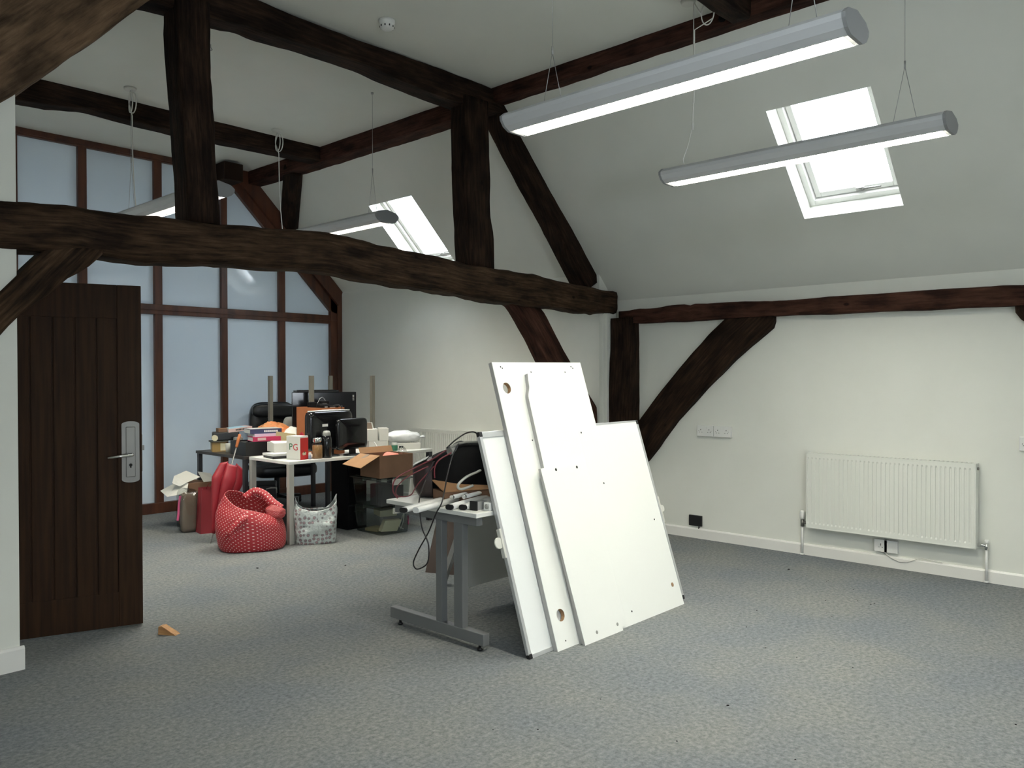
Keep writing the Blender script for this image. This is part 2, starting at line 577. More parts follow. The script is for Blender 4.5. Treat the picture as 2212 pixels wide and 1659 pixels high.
def timber(name, A, B, d0, d1, mapf, m, label, group=None, amp=0.008, rad=0.022, step=0.06, cat='beam', ext=(0.0, 0.0)):
    """hewn timber between edge lines A and B (2-D polylines), d0..d1 deep"""
    L = max(sum(math.dist(a, b) for a, b in zip(A, A[1:])), sum(math.dist(a, b) for a, b in zip(B, B[1:])))
    n = max(6, int(L / step))
    a_, b_ = resample(A, n), resample(B, n)
    for e, i0, i1 in ((ext[0], 0, min(5, n - 1)), (ext[1], n - 1, max(n - 6, 0))):
        if e:
            for lst in (a_, b_):
                dx, dy = lst[i0][0] - lst[i1][0], lst[i0][1] - lst[i1][1]
                q = math.hypot(dx, dy)
                p = (lst[i0][0] + dx / q * e, lst[i0][1] + dy / q * e)
                if i0 == 0: lst.insert(0, p)
                else: lst.append(p)
    n = len(a_)
    bm = bmesh.new()
    uvl = bm.loops.layers.uv.new('UVMap')
    seed = Vector((random.uniform(-50, 50), random.uniform(-50, 50), random.uniform(-50, 50)))
    rings, vv, us = [], [], []
    u = 0.0
    D = d1 - d0
    for i in range(n):
        a, b = Vector(a_[i]), Vector(b_[i])
        w = (b - a).length
        wd = (b - a) / w
        if i: u += (((a + b) / 2) - prevc).length
        prevc = (a + b) / 2
        us.append(u)
        r = min(rad, w * 0.4, D * 0.4)
        loop = []
        corners = [((r, r), math.pi, 'ab'), ((w - r, r), 1.5 * math.pi, ''), ((w - r, D - r), 0.0, ''), ((r, D - r), 0.5 * math.pi, '')]
        for ci, ((cx, cy), a0, _) in enumerate(corners):
            for k in range(3):
                an = a0 + k * math.pi / 4
                loop.append((cx + r * math.cos(an), cy + r * math.sin(an), math.cos(an), math.sin(an)))
            nx = corners[(ci + 1) % 4]
            p0 = loop[-1]
            na = nx[1]
            q0 = (nx[0][0] + r * math.cos(na), nx[0][1] + r * math.sin(na))
            for k in (1, 2, 3):
                t = k / 4
                loop.append((p0[0] + (q0[0] - p0[0]) * t, p0[1] + (q0[1] - p0[1]) * t, p0[2], p0[3]))
        ring, pv = [], []
        per = 0.0
        for k, (x, y, nx_, ny_) in enumerate(loop):
            P = Vector(mapf(a.x + wd.x * x, a.y + wd.y * x, d0 + y))
            nz_ = noise.noise(P * 2.6 + seed) + 0.55 * noise.noise(P * 8 + seed) + 0.25 * noise.noise(P * 22 + seed)
            off = nz_ * amp
            x2, y2 = x + nx_ * off, y + ny_ * off
            ring.append(bm.verts.new(mapf(a.x + wd.x * x2, a.y + wd.y * x2, d0 + y2)))
            if k: per += math.dist(loop[k][:2], loop[k - 1][:2])
            pv.append(per)
        pv.append(per + math.dist(loop[0][:2], loop[-1][:2]))
        rings.append(ring)
        vv.append(pv)
    K = len(rings[0])
    su = random.uniform(0, 30)
    for i in range(n - 1):
        for k in range(K):
            f = bm.faces.new([rings[i][k], rings[i][(k + 1) % K], rings[i + 1][(k + 1) % K], rings[i + 1][k]])
            f.smooth = True
            for lp, (uu, v_) in zip(f.loops, ((us[i], vv[i][k]), (us[i], vv[i][k + 1]), (us[i + 1], vv[i + 1][k + 1]), (us[i + 1], vv[i + 1][k]))):
                lp[uvl].uv = (uu + su, v_)
    for rg in (rings[0], rings[-1]):
        f = bm.faces.new(rg)
        for lp in f.loops: lp[uvl].uv = (su, lp.vert.co.z)
    bmesh.ops.recalc_face_normals(bm, faces=bm.faces[:])
    zs = [v.co.z for v in bm.verts]
    c = Vector((sum(v.co.x for v in bm.verts) / len(bm.verts), sum(v.co.y for v in bm.verts) / len(bm.verts), min(zs)))
    bmesh.ops.translate(bm, verts=bm.verts[:], vec=-c)
    me = bpy.data.meshes.new(name)
    bm.to_mesh(me)
    bm.free()
    me.materials.append(m)
    o = bpy.data.objects.new(name, me)
    o.location = c
    link(o)
    return tag(o, label, cat, group)


XZ = lambda u, v, d: (u, d, v)        # timber lying in a truss plane, depth along y
YZ = lambda u, v, d: (d, u, v)        # timber lying along the side wall, depth along x

TIE_TOP = [(0.25, 2.37), (0.8, 2.38), (1.209, 2.388), (1.473, 2.409), (1.572, 2.419), (1.618, 2.411), (1.862, 2.405), (2.159, 2.421), (2.362, 2.424), (2.526, 2.447), (2.675, 2.444), (3.142, 2.485), (3.531, 2.453), (3.846, 2.433), (4.26, 2.426), (4.46, 2.4), (4.746, 2.391), (5.255, 2.381), (5.985, 2.351), (6.50, 2.328)]
TIE_BOT = [(0.25, 2.13), (0.8, 2.135), (1.207, 2.141), (1.394, 2.153), (1.677, 2.16), (1.971, 2.163), (2.352, 2.179), (2.891, 2.204), (3.284, 2.21), (3.658, 2.188), (4.215, 2.156), (4.659, 2.13), (5.022, 2.111), (5.46, 2.107), (6.121, 2.096), (6.50, 2.1)]
timber('tie_beam', TIE_TOP, TIE_BOT, 4.60, 4.86, XZ, M['oak_pale'], 'long hewn oak tie beam crossing the room at door-head height', amp=0.017, rad=0.05)
COL_TOP = [(1.75, 3.92), (2.731, 3.925), (2.952, 3.914), (3.351, 3.912), (4.181, 3.925), (4.865, 3.927), (5.03, 3.891)]
COL_BOT = [(1.75, 3.66), (2.052, 3.693), (2.153, 3.7), (2.363, 3.71), (2.578, 3.731), (2.619, 3.747), (2.746, 3.733), (2.891, 3.742), (3.273, 3.757), (3.565, 3.751), (3.761, 3.738), (4.332, 3.708), (4.792, 3.708), (5.10, 3.76)]
timber('collar_beam', COL_TOP, COL_BOT, 4.72, 4.92, XZ, M['oak'], 'dark collar beam under the ceiling above the two queen posts', rad=0.015)
timber('queen_post', [(2.154, 3.78), (2.163, 3.463), (2.181, 3.226), (2.199, 2.96), (2.211, 2.683), (2.221, 2.43)], [(2.361, 3.78), (2.365, 3.524), (2.373, 3.333), (2.386, 3.087), (2.395, 2.858), (2.413, 2.573), (2.421, 2.44)], 4.69, 4.89, XZ, M['oak'], 'dark queen post nearest the camera, left one on the tie beam', amp=0.009, rad=0.014)
timber('queen_post', [(4.525, 3.78), (4.531, 3.333), (4.537, 2.987), (4.562, 2.644), (4.577, 2.40)], [(4.786, 3.78), (4.796, 3.389), (4.806, 3.031), (4.811, 2.865), (4.852, 2.69), (4.859, 2.39)], 4.69, 4.88, XZ, M['oak'], 'dark queen post on the right half of the tie beam', rad=0.014)
timber('rafter', [(4.966, 3.734), (5.023, 3.645), (5.395, 3.223), (5.711, 2.891), (6.163, 2.379), (6.20, 2.335)], [(5.10, 3.85), (5.334, 3.637), (5.665, 3.296), (5.929, 3.06), (6.259, 2.773), (6.50, 2.50)], 4.73, 4.93, XZ, M['oak'], 'dark principal rafter running down the right roof slope to the tie beam', rad=0.016, amp=0.007)
timber('rafter', [(2.048, 3.734), (1.928, 3.601), (1.427, 3.073), (1.294, 2.937), (0.607, 2.284)], [(1.66, 4.05), (1.50, 3.92), (1.06, 3.46), (0.90, 3.30), (0.25, 2.62)], 4.585, 5.0, XZ, M['oak_light'], 'broad pale-faced principal rafter in the upper left corner', rad=0.03)
timber('brace', [(0.60, 1.40), (1.0, 1.72), (1.223, 1.947), (1.29, 2.023), (1.359, 2.104), (1.415, 2.16), (1.449, 2.19)], [(0.60, 1.14), (1.0, 1.50), (1.222, 1.721), (1.288, 1.797), (1.374, 1.879), (1.438, 1.927), (1.519, 2.017), (1.598, 2.068), (1.647, 2.113), (1.70, 2.17), (1.72, 2.19)], 4.615, 4.76, XZ, M['oak_pale'], 'curved oak brace under the left end of the tie beam above the door', rad=0.02)
timber('brace', [(5.072, 2.13), (5.143, 2.10), (5.368, 1.864), (5.555, 1.611), (5.763, 1.378), (5.969, 1.156), (6.076, 1.02)], [(5.42, 2.13), (5.495, 2.10), (5.907, 1.615), (6.186, 1.314), (6.315, 1.185), (6.319, 1.008)], 4.71, 4.85, XZ, M['oak_red'], 'red-brown brace slanting from the tie beam down behind the white boards', rad=0.012)
timber('wall_post', [(4.645, 2.06), (4.640, 1.787), (4.660, 1.492), (4.690, 1.135), (4.690, 0.634), (4.690, 0.0)], [(4.405, 2.06), (4.396, 1.662), (4.391, 1.141), (4.381, 0.651), (4.381, 0.0)], 6.43, 6.60, YZ, M['oak'], 'dark wall post under the right end of the tie beam', rad=0.014, cat='post')
PLATE_T = [(4.569, 2.13), (4.428, 2.131), (4.364, 2.141), (4.161, 2.135), (4.0, 2.155), (3.805, 2.15), (3.79, 2.135), (3.74, 2.15), (3.497, 2.148), (3.28, 2.142), (2.989, 2.127), (2.125, 2.131), (1.733, 2.127), (1.293, 2.125), (1.171, 2.118), (-3.0, 2.12)]
PLATE_B = [(4.57, 2.013), (4.359, 1.997), (4.045, 1.997), (3.733, 1.993), (3.421, 1.998), (2.989, 2.002), (2.125, 1.989), (1.231, 1.98), (1.171, 1.98), (-3.0, 1.98)]
timber('wall_plate', PLATE_T, PLATE_B, 6.47, 6.60, YZ, M['oak_red'], 'long wall plate beam along the top of the right wall', rad=0.012, amp=0.006)
timber('brace', [(3.361, 2.05), (3.437, 2.007), (3.6, 1.88), (3.88, 1.598), (4.125, 1.344), (4.359, 1.067), (4.42, 0.96), (4.44, 0.75)], [(3.005, 2.02), (3.005, 1.914), (3.352, 1.645), (3.6, 1.419), (3.959, 1.066), (4.171, 0.801), (4.249, 0.708), (4.40, 0.56)], 6.50, 6.60, YZ, M['oak'], 'curved dark brace from the wall plate down to the wall post', rad=0.012, amp=0.006)
timber('brace', [(1.236, 2.0), (1.229, 1.914), (1.10, 1.80), (0.70, 1.45)], [(0.90, 2.0), (0.85, 1.80), (0.70, 1.62), (0.50, 1.40)], 6.50, 6.60, YZ, M['oak'], 'stub of a brace under the wall plate at the right picture edge', rad=0.012)
timber('purlin', [(-3.0, 3.95), (4.90, 3.95)], [(-3.0, 3.825), (2.5, 3.82), (4.90, 3.81)], 4.875, 5.06, YZ, M['oak_red'], 'red-brown purlin over the near bay, above the lit lamps', rad=0.012, amp=0.006)
timber('purlin', [(4.86, 3.95), (8.85, 3.95)], [(4.86, 3.77), (7.3, 3.765), (8.85, 3.78)], 4.875, 5.09, YZ, M['oak_red'], 'red-brown purlin over the far bay between the two collar beams', rad=0.012, amp=0.007)
timber('collar_beam', [(1.55, 3.95), (3.2, 3.94), (4.93, 3.95)], [(1.55, 3.70), (2.006, 3.716), (2.288, 3.739), (2.566, 3.782), (3.091, 3.756), (3.392, 3.752), (3.695, 3.76), (4.379, 3.773), (4.93, 3.78)], 7.28, 7.46, XZ, M['oak'], 'far collar beam under the ceiling in front of the glazed partition', rad=0.014)
timber('collar_beam', [(1.6, 3.95), (4.93, 3.95)], [(1.6, 3.78), (3.6, 3.80), (4.86, 3.80)], 2.40, 2.53, XZ, M['oak'], 'near collar beam meeting the purlin at the top picture edge', rad=0.014)


def slope_bar(p0, p1, w, t, m, name, label):
    """flat timber on the right roof slope: p = (x, y)"""
    A = Vector((p0[0], p0[1], S - p0[0]))
    B = Vector((p1[0], p1[1], S - p1[0]))
    nrm = Vector((-1, 0, -1)).normalized()
    d = (B - A).normalized()
    side = nrm.cross(d).normalized()
    L = (B - A).length
    mapf = lambda u, v, dd: tuple(A + d * u + side * v + nrm * dd)
    return timber(name, [(0, -w / 2), (L, -w / 2)], [(0, w / 2), (L, w / 2)], -0.01, t, mapf, m, label, rad=0.01, amp=0.004)


slope_bar((4.97, 7.90), (5.50, 8.86), 0.20, 0.09, M['oak'], 'brace', 'dark windbrace on the far slope between purlin and partition')

# ------------------------------------------------------------ glazed partition at the far end
YP = 8.82
gp = thing('glazed_partition', 'stained pine framed glazed partition filling the far end of the room', 'partition', (3.7, YP, 0))
zf0 = lambda x: S - x      # underside of the slope


def gpart(name, mb, m=None):
    o = mb.build(name, m or M['pine'], gp, at=None)
    o.location = (-3.7, -YP, 0)
    return o


mull = [(2.41, 2.468), (3.013, 3.098), (3.785, 3.870), (4.556, 4.632), (5.308, 5.394)]
xl, xr = 1.30, 6.205
for a, b in mull:
    top = min(3.86, S - b - 0.33)
    gpart('mullion', MB().box(a, b, YP, YP + 0.09, 0.10, top, 0.004))
gpart('mullion', MB().prism([(6.052, YP - 0.01, 0.1), (6.195, YP - 0.01, 0.1), (6.195, YP - 0.01, 2.56), (6.052, YP - 0.01, 2.56)], (0, 0.1, 0)))
gpart('mullion', MB().box(6.150, 6.215, YP - 0.03, YP + 0.10, 0.0, 2.57, 0.004))
gpart('top_rail', MB().box(xl, 4.65, YP - 0.004, YP + 0.094, 3.855, 3.93, 0.004).box(xl, 4.65, YP - 0.018, YP + 0.05, 3.872, 3.885))
gpart('mid_rail', MB().box(xl, 6.16, YP - 0.004, YP + 0.094, 2.182, 2.292, 0.004).box(xl, 6.16, YP - 0.016, YP + 0.05, 2.228, 2.240))
gpart('bottom_rail', MB().box(xl, 6.20, YP - 0.006, YP + 0.096, 0.0, 0.115, 0.004))
rk = MB()
rk.prism([(4.35, YP - 0.01, 3.93), (4.60, YP - 0.01, 3.93), (6.20, YP - 0.01, 2.56), (6.20, YP - 0.01, 2.30), (6.05, YP - 0.01, 2.346), (4.56, YP - 0.01, 3.86)], (0, 0.11, 0))
rk.prism([(4.62, YP - 0.05, 3.93), (4.88, YP - 0.05, 3.93), (6.21, YP - 0.05, 2.60), (6.15, YP - 0.05, 2.42)], (0, 0.10, 0))
gpart('raking_rail', rk)
edges = [xl] + [v for ab in mull for v in ab] + [6.06]
for k in range(0, len(edges), 2):
    x0, x1 = edges[k], edges[k + 1]
    gpart('pane', MB().box(x0 - 0.005, x1 + 0.005, YP + 0.045, YP + 0.055, 0.11, 2.19), M['pane'])
    zt0 = min(3.87, 8.47 - x0 + 0.02)
    zt1 = min(3.87, 8.47 - x1 + 0.02)
    pts = [(x0 - 0.005, 2.285), (x1 + 0.005, 2.285), (x1 + 0.005, zt1)]
    if zt0 > 3.86 and zt1 < 3.86: pts.append((4.60, 3.87))
    pts.append((x0 - 0.005, zt0))
    gpart('pane', MB().prism([(x, YP + 0.045, z) for x, z in pts], (0, 0.01, 0)), M['pane'])
br = MB()
br.box(4.39, 4.62, 8.42, YP, 3.70, 3.90, 0.01)
o = br.build('corbel', M['oak'], gp)
o.location = (-3.7, -YP, 0)
structure('wall_far', MB().prism([(1.2, YP + 0.01, 3.9), (5.0, YP + 0.01, 3.9), (5.0, YP + 0.01, 3.96), (1.2, YP + 0.01, 3.96)], (0, 0.06, 0)), M['wall'], 'white strip of wall above the glazed partition', 'wall')


# ------------------------------------------------------------ rooflights
def rooflight(name, y0, y1, label, side=1):
    """window in the slope; local frame: u along y, v down the slope, n outward"""
    if side > 0:
        x0, x1, zf = RX0, RX1, (lambda x: S - x)
        n = Vector((1, 0, 1)).normalized()
        v = Vector((1, 0, -1)).normalized()
    else:
        x0, x1, zf = LX1, LX0, (lambda x: x - SL)
        n = Vector((-1, 0, 1)).normalized()
        v = Vector((-1, 0, -1)).normalized()
    o0 = Vector((x0, y0, zf(x0)))
    u = Vector((0, 1, 0))
    W, H = y1 - y0, abs(x1 - x0) * math.sqrt(2)
    root = thing(name, label, 'rooflight', o0, kind='structure')

    def ring(d0, d1, m0, m1, bev=0.004, nm='frame', m=M['gloss_white'], b0=None):
        mb = MB()
        for (a0, a1, c0, c1) in ((m0, m1, m0, H - m0), (W - m1, W - m0, m0, H - m0), (m1, W - m1, m0, m1), (m1, W - m1, H - m1 - (b0 or 0), H - m0)):
            mb.obox(u * (a0 + a1) / 2 + v * (c0 + c1) / 2 + n * (d0 + d1) / 2, u * (a1 - a0) / 2, v * (c1 - c0) / 2, n * (d1 - d0) / 2, bev)
        return mb.build(nm, m, root)
    ring(0.16, 0.30, 0.0, 0.045, nm='frame')
    ring(0.19, 0.29, 0.052, 0.095, nm='sash')
    mb = MB()
    mb.obox(u * W / 2 + v * H / 2 + n * 0.245, u * (W / 2 - 0.09), v * (H / 2 - 0.09), n * 0.004)
    mb.build('pane', M['glass'], root)
    h = MB()
    c = u * W * 0.42 + v * (H - 0.085) + n * 0.165
    h.tube([c - u * 0.13, c - u * 0.05, c], [0.007, 0.008, 0.011], 8)
    h.obox(c + u * 0.02 + n * 0.01, u * 0.03, v * 0.014, n * 0.014, 0.004)
    h.build('handle', M['steel'], root)
    return root


rooflight('window_1', *LIGHTS_R[0], 'bright rooflight in the right slope behind the second lit lamp')
rooflight('window_2', *LIGHTS_R[1], 'bright rooflight of the far bay above the tie beam')
rooflight('added_window_3', *LIGHTS_R[2], 'added unseen rooflight in the right slope behind the viewpoint')
rooflight('added_window_4', *LIGHTS_L[0], 'added unseen rooflight in the left slope above the viewpoint', -1)
rooflight('added_window_5', *LIGHTS_L[1], 'added unseen rooflight in the left slope behind the viewpoint', -1)

# ------------------------------------------------------------ open plank door
DA = math.atan2(4.918 - 5.172, 2.026 - 1.268)
dr = thing('door_1', 'dark oak plank door standing open on the left', 'door', (1.268, 5.172, 0), DA, kind='structure')
DW, DH = 0.80, 2.045
lf = MB()
lf.box(0, DW, 0.012, 0.036, 0.012, DH - 0.01)
lf.box(0, 0.11, 0, 0.044, 0.01, DH, 0.003)
lf.box(DW - 0.13, DW, 0, 0.044, 0.01, DH, 0.003)
lf.box(0.11, DW - 0.13, 0, 0.044, DH - 0.20, DH, 0.003)
lf.box(0.11, DW - 0.13, 0, 0.044, 0.01, 0.215, 0.003)
np_ = 5
wpl = (DW - 0.13 - 0.11) / np_
for i in range(np_):
    lf.box(0.11 + i * wpl + 0.004, 0.11 + (i + 1) * wpl - 0.004, 0.004, 0.040, 0.205, DH - 0.19, 0.004)
lf.build('leaf', M['door_wood'], dr)
hp = MB()
hx = DW - 0.062
pts = []
for k in range(13):
    a = math.pi * k / 12
    pts.append((hx + 0.048 * math.cos(a), 0.0, 1.215 + 0.018 * math.sin(a)))
for k in range(13):
    a = math.pi + math.pi * k / 12
    pts.append((hx + 0.048 * math.cos(a), 0.0, 0.885 + 0.018 * math.sin(a)))
hp.prism(pts, (0, -0.008, 0))
hp.box(hx - 0.026, hx + 0.026, -0.013, -0.006, 0.90, 1.20, 0.004)
hh = hp.build('handle_plate', M['steel'], dr)
lv = MB()
lv.tube([(hx + 0.006, -0.010, 1.035), (hx + 0.006, -0.045, 1.035), (hx - 0.004, -0.058, 1.035), (hx - 0.06, -0.060, 1.031), (hx - 0.125, -0.058, 1.024)], [0.010, 0.010, 0.011, 0.009, 0.008], 10)
lv.build('lever', M['chrome'], hh)
ky = MB()
ky.lathe([(0.009, 0), (0.009, -0.002)], (hx, -0.013, 0.972), 12, 'y')
ky.box(hx - 0.004, hx + 0.004, -0.0155, -0.013, 0.955, 0.972)
ky.build('keyhole', M['dark_slot'], hh)
lt = MB()
lt.box(DW - 0.002, DW + 0.003, 0.010, 0.034, 0.93, 1.15)
lt.box(DW, DW + 0.014, 0.014, 0.030, 1.055, 1.085, 0.002)
lt.build('latch', M['steel'], dr)

# ------------------------------------------------------------ suspended lamps
M['tube_lit'] = mat('lit_tube', (1, 1, 1), 0.5, emit=((1.0, 0.96, 0.82), LAMP_STRENGTH))
M['tube_lit_far'] = mat('lit_far_tube', (1, 1, 1), 0.5, emit=((1.0, 0.96, 0.84), LAMP_STRENGTH * 1.25))
M['louvre_lit'] = mat('lit_louvre', (0.85, 0.85, 0.83), 0.3)
M['louvre_darkened'] = mat('darkened_louvre', (0.016, 0.0135, 0.013), 0.6)  # far blades coloured near black to hold the louvre's cut-off shade


def lamp(x, y0, y1, z, lit, label, group=None):
    """z: underside of the lamp; local origin at its middle underside"""
    ym = (y0 + y1) / 2
    root = thing('pendant_lamp', label, 'lamp', (x, ym, z), group=group)
    h = (y1 - y0) / 2
    prof = [(-0.056, 0.0), (-0.062, 0.001), (-0.096, 0.018), (-0.118, 0.046), (-0.120, 0.066), (-0.088, 0.090), (0, 0.108), (0.088, 0.090), (0.120, 0.066), (0.118, 0.046), (0.096, 0.018), (0.062, 0.001), (0.056, 0.0), (0.050, 0.032), (-0.050, 0.032)]
    mb = MB()
    mb.prism([(px, -h + 0.012, pz) for px, pz in prof], (0, 2 * h - 0.024, 0))
    body = mb.build('housing', M['lamp_white'], root)
    for s_ in (-1, 1):
        e = MB()
        e.prism([(px * 1.02, s_ * h, pz * 1.02 - 0.001) for px, pz in prof[:13]], (0, -s_ * 0.014, 0))
        e.build('end_cap', M['lamp_cap_shaded'], root)
    lo = MB()
    n = int((2 * h - 0.06) / (0.05 if lit == 1 else 0.042))
    for i in range(n + 1):
        yy = -h + 0.03 + i * (2 * h - 0.06) / n
        lo.box(-0.053, 0.053, yy - 0.0015, yy + 0.0015, 0.001, 0.025)
    lo.build('louvre', M['louvre_lit'] if lit == 1 else M['louvre_darkened'], root)
    tb = MB()
    if lit:
        tb.box(-0.050, 0.050, -h + 0.03, h - 0.03, 0.026, 0.031)
    else:
        tb.tube([(0, -h + 0.03, 0.024), (0, h - 0.03, 0.024)], 0.008, 10)
    tb.build('tube', M['tube_lit'] if lit == 1 else M['tube_lit_far'], root)
    return root, h


def lamp_wires(root, ya, grip, zc, v_up=0.35):
    """V of thin wire from the housing up to a grip, single wire to the ceiling (local coords)"""
    w = MB()
    w.tube([(0, ya - 0.06, 0.104), (0, ya, grip)], 0.0016, 6)
    w.tube([(0, ya + 0.06, 0.104), (0, ya, grip)], 0.0016, 6)
    w.tube([(0, ya, grip), (0, ya, zc - 0.001)], 0.0016, 6)
    w.tube([(0, ya, grip - 0.012), (0, ya, grip + 0.03)], 0.005, 8)
    w.lathe([(0.010, zc - 0.016), (0.012, zc - 0.001)], (0, ya, 0), 10)
    return w.build('suspension_wire', M['wire'], root)


LZ = 2.76
la, h1 = lamp(3.10, 1.10, 2.84, LZ, True, 'large lit pendant lamp nearest the camera at the top', 'long pendant lamps')
lamp_wires(la, 0.62, 0.36, ZC - LZ)
lamp_wires(la, -0.66, 0.50, ZC - LZ)
lb, h2 = lamp(4.62, 1.16, 2.86, LZ, True, 'lit pendant lamp hanging in front of the rooflight', 'long pendant lamps')
lamp_wires(lb, -0.62, 0.40, ZC - LZ)
w = MB()
w.tube([(0, 0.66, ZC - LZ), (0, 0.665, 0.5), (0, 0.67, 0.34)], 0.003, 6)
w.tube([(0, 0.67, 0.35), (0, 0.70, 0.24), (0, 0.74, 0.15), (0, 0.73, 0.11), (0, 0.66, 0.106)], 0.0022, 6)
w.tube([(0, 0.67, 0.33), (0, 0.67, 0.375)], 0.006, 8)
w.build('suspension_wire', M['cable_white'], lb)
cw = MB()
coil = []
for k in range(40):
    a = 2 * math.pi * 1.6 * k / 39
    coil.append((0.0, 0.60 - 0.04 + 0.045 * math.cos(a), ZC - LZ - 0.12 + 0.075 * math.sin(a)))
cw.tube([(0, 0.66, ZC - LZ - 0.02)] + coil + [(0, 0.655, ZC - LZ - 0.20), (0, 0.66, 0.5)], 0.004, 6)
cw.lathe([(0.045, ZC - LZ - 0.022), (0.05, ZC - LZ - 0.001)], (0, 0.70, 0), 20)
cw.build('power_cord', M['cable_white'], lb)

le, _ = lamp(3.10, -2.50, -0.80, LZ, True, 'added lit pendant lamp, unseen behind the viewpoint, in line with the large one', 'long pendant lamps')  # out of view, added to brighten the near left wall
lamp_wires(le, 0.62, 0.4, ZC - LZ)
lamp_wires(le, -0.62, 0.4, ZC - LZ)
lc, h3 = lamp(2.79, 5.43, 7.10, LZ + 0.03, 2, 'pendant lamp of the far bay, left of the queen post', 'long pendant lamps')
lamp_wires(lc, 0.68, 0.52, ZC - LZ - 0.03)
lamp_wires(lc, -0.66, 0.52, ZC - LZ - 0.03)
ld, h4 = lamp(4.25, 5.36, 7.08, LZ + 0.03, 2, 'pendant lamp of the far bay, near the far rooflight', 'long pendant lamps')
lamp_wires(ld, -0.66, 0.46, ZC - LZ - 0.03)
for root, yy, n in ((lc, 0.66, 3), (ld, 0.84, 2)):
    cw = MB()
    zt = ZC - LZ - 0.03
    coil = []
    for k in range(60):
        a = 2 * math.pi * n * k / 59
        coil.append((0.015 * math.sin(a * 0.5), yy + 0.055 * math.cos(a), zt - 0.13 + 0.085 * math.sin(a)))
    cw.tube([(0, yy + 0.02, zt - 0.01)] + coil + [(0, yy - 0.005, zt - 0.24), (0, yy - 0.01, 0.6), (0, yy - 0.03, 0.35), (0, yy - 0.07, 0.106)], 0.0045, 6)
    cw.lathe([(0.045, zt - 0.022), (0.05, zt - 0.001)], (0, yy + 0.03, 0), 20)
    cw.build('power_cord', M['cable_white'], root)

sd = thing('smoke_detector', 'round white smoke detector on the flat ceiling', 'smoke detector', (3.46, 4.36, ZC))
mb = MB()
mb.lathe([(0.055, 0.0), (0.056, -0.018), (0.050, -0.022), (0.050, -0.04), (0.046, -0.055), (0.03, -0.066), (0.0001, -0.068)], seg=28)
mb.build('casing', M['white_plastic'], sd)
for k in range(10):
    a = 2 * math.pi * k / 10
    mb = MB()
    mb.obox((0.0485 * math.cos(a), 0.0485 * math.sin(a), -0.047), (0.004 * -math.sin(a), 0.004 * math.cos(a), 0), (0.0015 * math.cos(a), 0.0015 * math.sin(a), 0), (0, 0, 0.006))
    mb.build('vent', M['dark_slot'], sd)
hk = thing('ceiling_hook', 'small grey hook on the ceiling beside the left queen post', 'hook', (2.83, 5.62, ZC))
MB().tube([(0, 0, 0), (0, 0, -0.02), (0.012, 0, -0.035), (0, 0, -0.045)], 0.004, 8).build('hook', M['wire'], hk)
kn = thing('timber_knot', 'round dark knot on the purlin beside the lamp cord', 'knot', (4.868, 2.60, 3.87))
MB().lathe([(0.026, 0.02), (0.030, 0.0), (0.018, -0.012), (0.0001, -0.004)], seg=14, axis='x').build('knot', M['matt_black'], kn)


# ------------------------------------------------------------ radiators
def radiator(x, y0, y1, z0, z1, label, nf):
    """panel radiator on the right wall; front face at x"""
    ym = (y0 + y1) / 2
    root = thing('radiator', label, 'radiator', (x + 0.04, ym, z0))
    h, W = z1 - z0, (y1 - y0) / 2
    mb = MB()
    # front panel as a fluted sheet
    pitch = 2 * W / nf
    n = nf * 6

    def fn(u, v):
        y = -W + 0.012 + u * (2 * W - 0.024)
        ph = (u * nf) % 1.0
        z = 0.0 + v * h
        edge = min(v * h, (1 - v) * h)
        amp = 0.0075 if 0.045 < edge else 0.0
        if 0.03 < edge <= 0.045: amp = 0.0075 * (edge - 0.03) / 0.015
        g = 0.0 if ph < 0.62 else amp
        return (-0.04 + g, y, z)
    zl = [0, 0.03, 0.045, 0.06, h / 2, h - 0.06, h - 0.045, h - 0.03, h]
    rows = []
    us = []
    for i in range(nf):
        for ph in (0.0, 0.58, 0.66, 0.92, 0.999):
            us.append((i + ph) / nf)
    us.append(1.0)
    for z in zl:
        rows.append([mb.bm.verts.new(fn(u, z / h)) for u in us])
    for j in range(len(zl) - 1):
        for i in range(len(us) - 1):
            mb.face([rows[j][i], rows[j][i + 1], rows[j + 1][i + 1], rows[j + 1][i]])
    mb.box(-0.033, -0.005, -W + 0.012, W - 0.012, 0.004, h - 0.004)
    mb.build('panel', M['radiator'], root, recalc=False)
    mb = MB()
    mb.box(0.028, 0.045, -W + 0.012, W - 0.012, 0.004, h - 0.004)
    mb.build('panel', M['radiator'], root)
    for s_ in (-1, 1):
        MB().box(-0.042, 0.045, s_ * (W - 0.013), s_ * W, -0.003, h + 0.003, 0.003).build('end_cover', M['radiator'], root)
    mb = MB()
    mb.box(-0.042, -0.036, -W, W, -0.004, 0.004)
    mb.box(-0.042, -0.036, -W, W, h - 0.004, h + 0.004)
    for i in range(40):
        yy = -W + 0.02 + (2 * W - 0.04) * i / 39
        mb.box(-0.034, 0.040, yy - 0.008, yy + 0.008, h - 0.002, h + 0.003)
    mb.build('grille', M['radiator'], root)
    return root, W, h


rad, rw, rh = radiator(6.475, 1.462, 2.703, 0.25, 0.857, 'large white panel radiator on the right wall', 38)
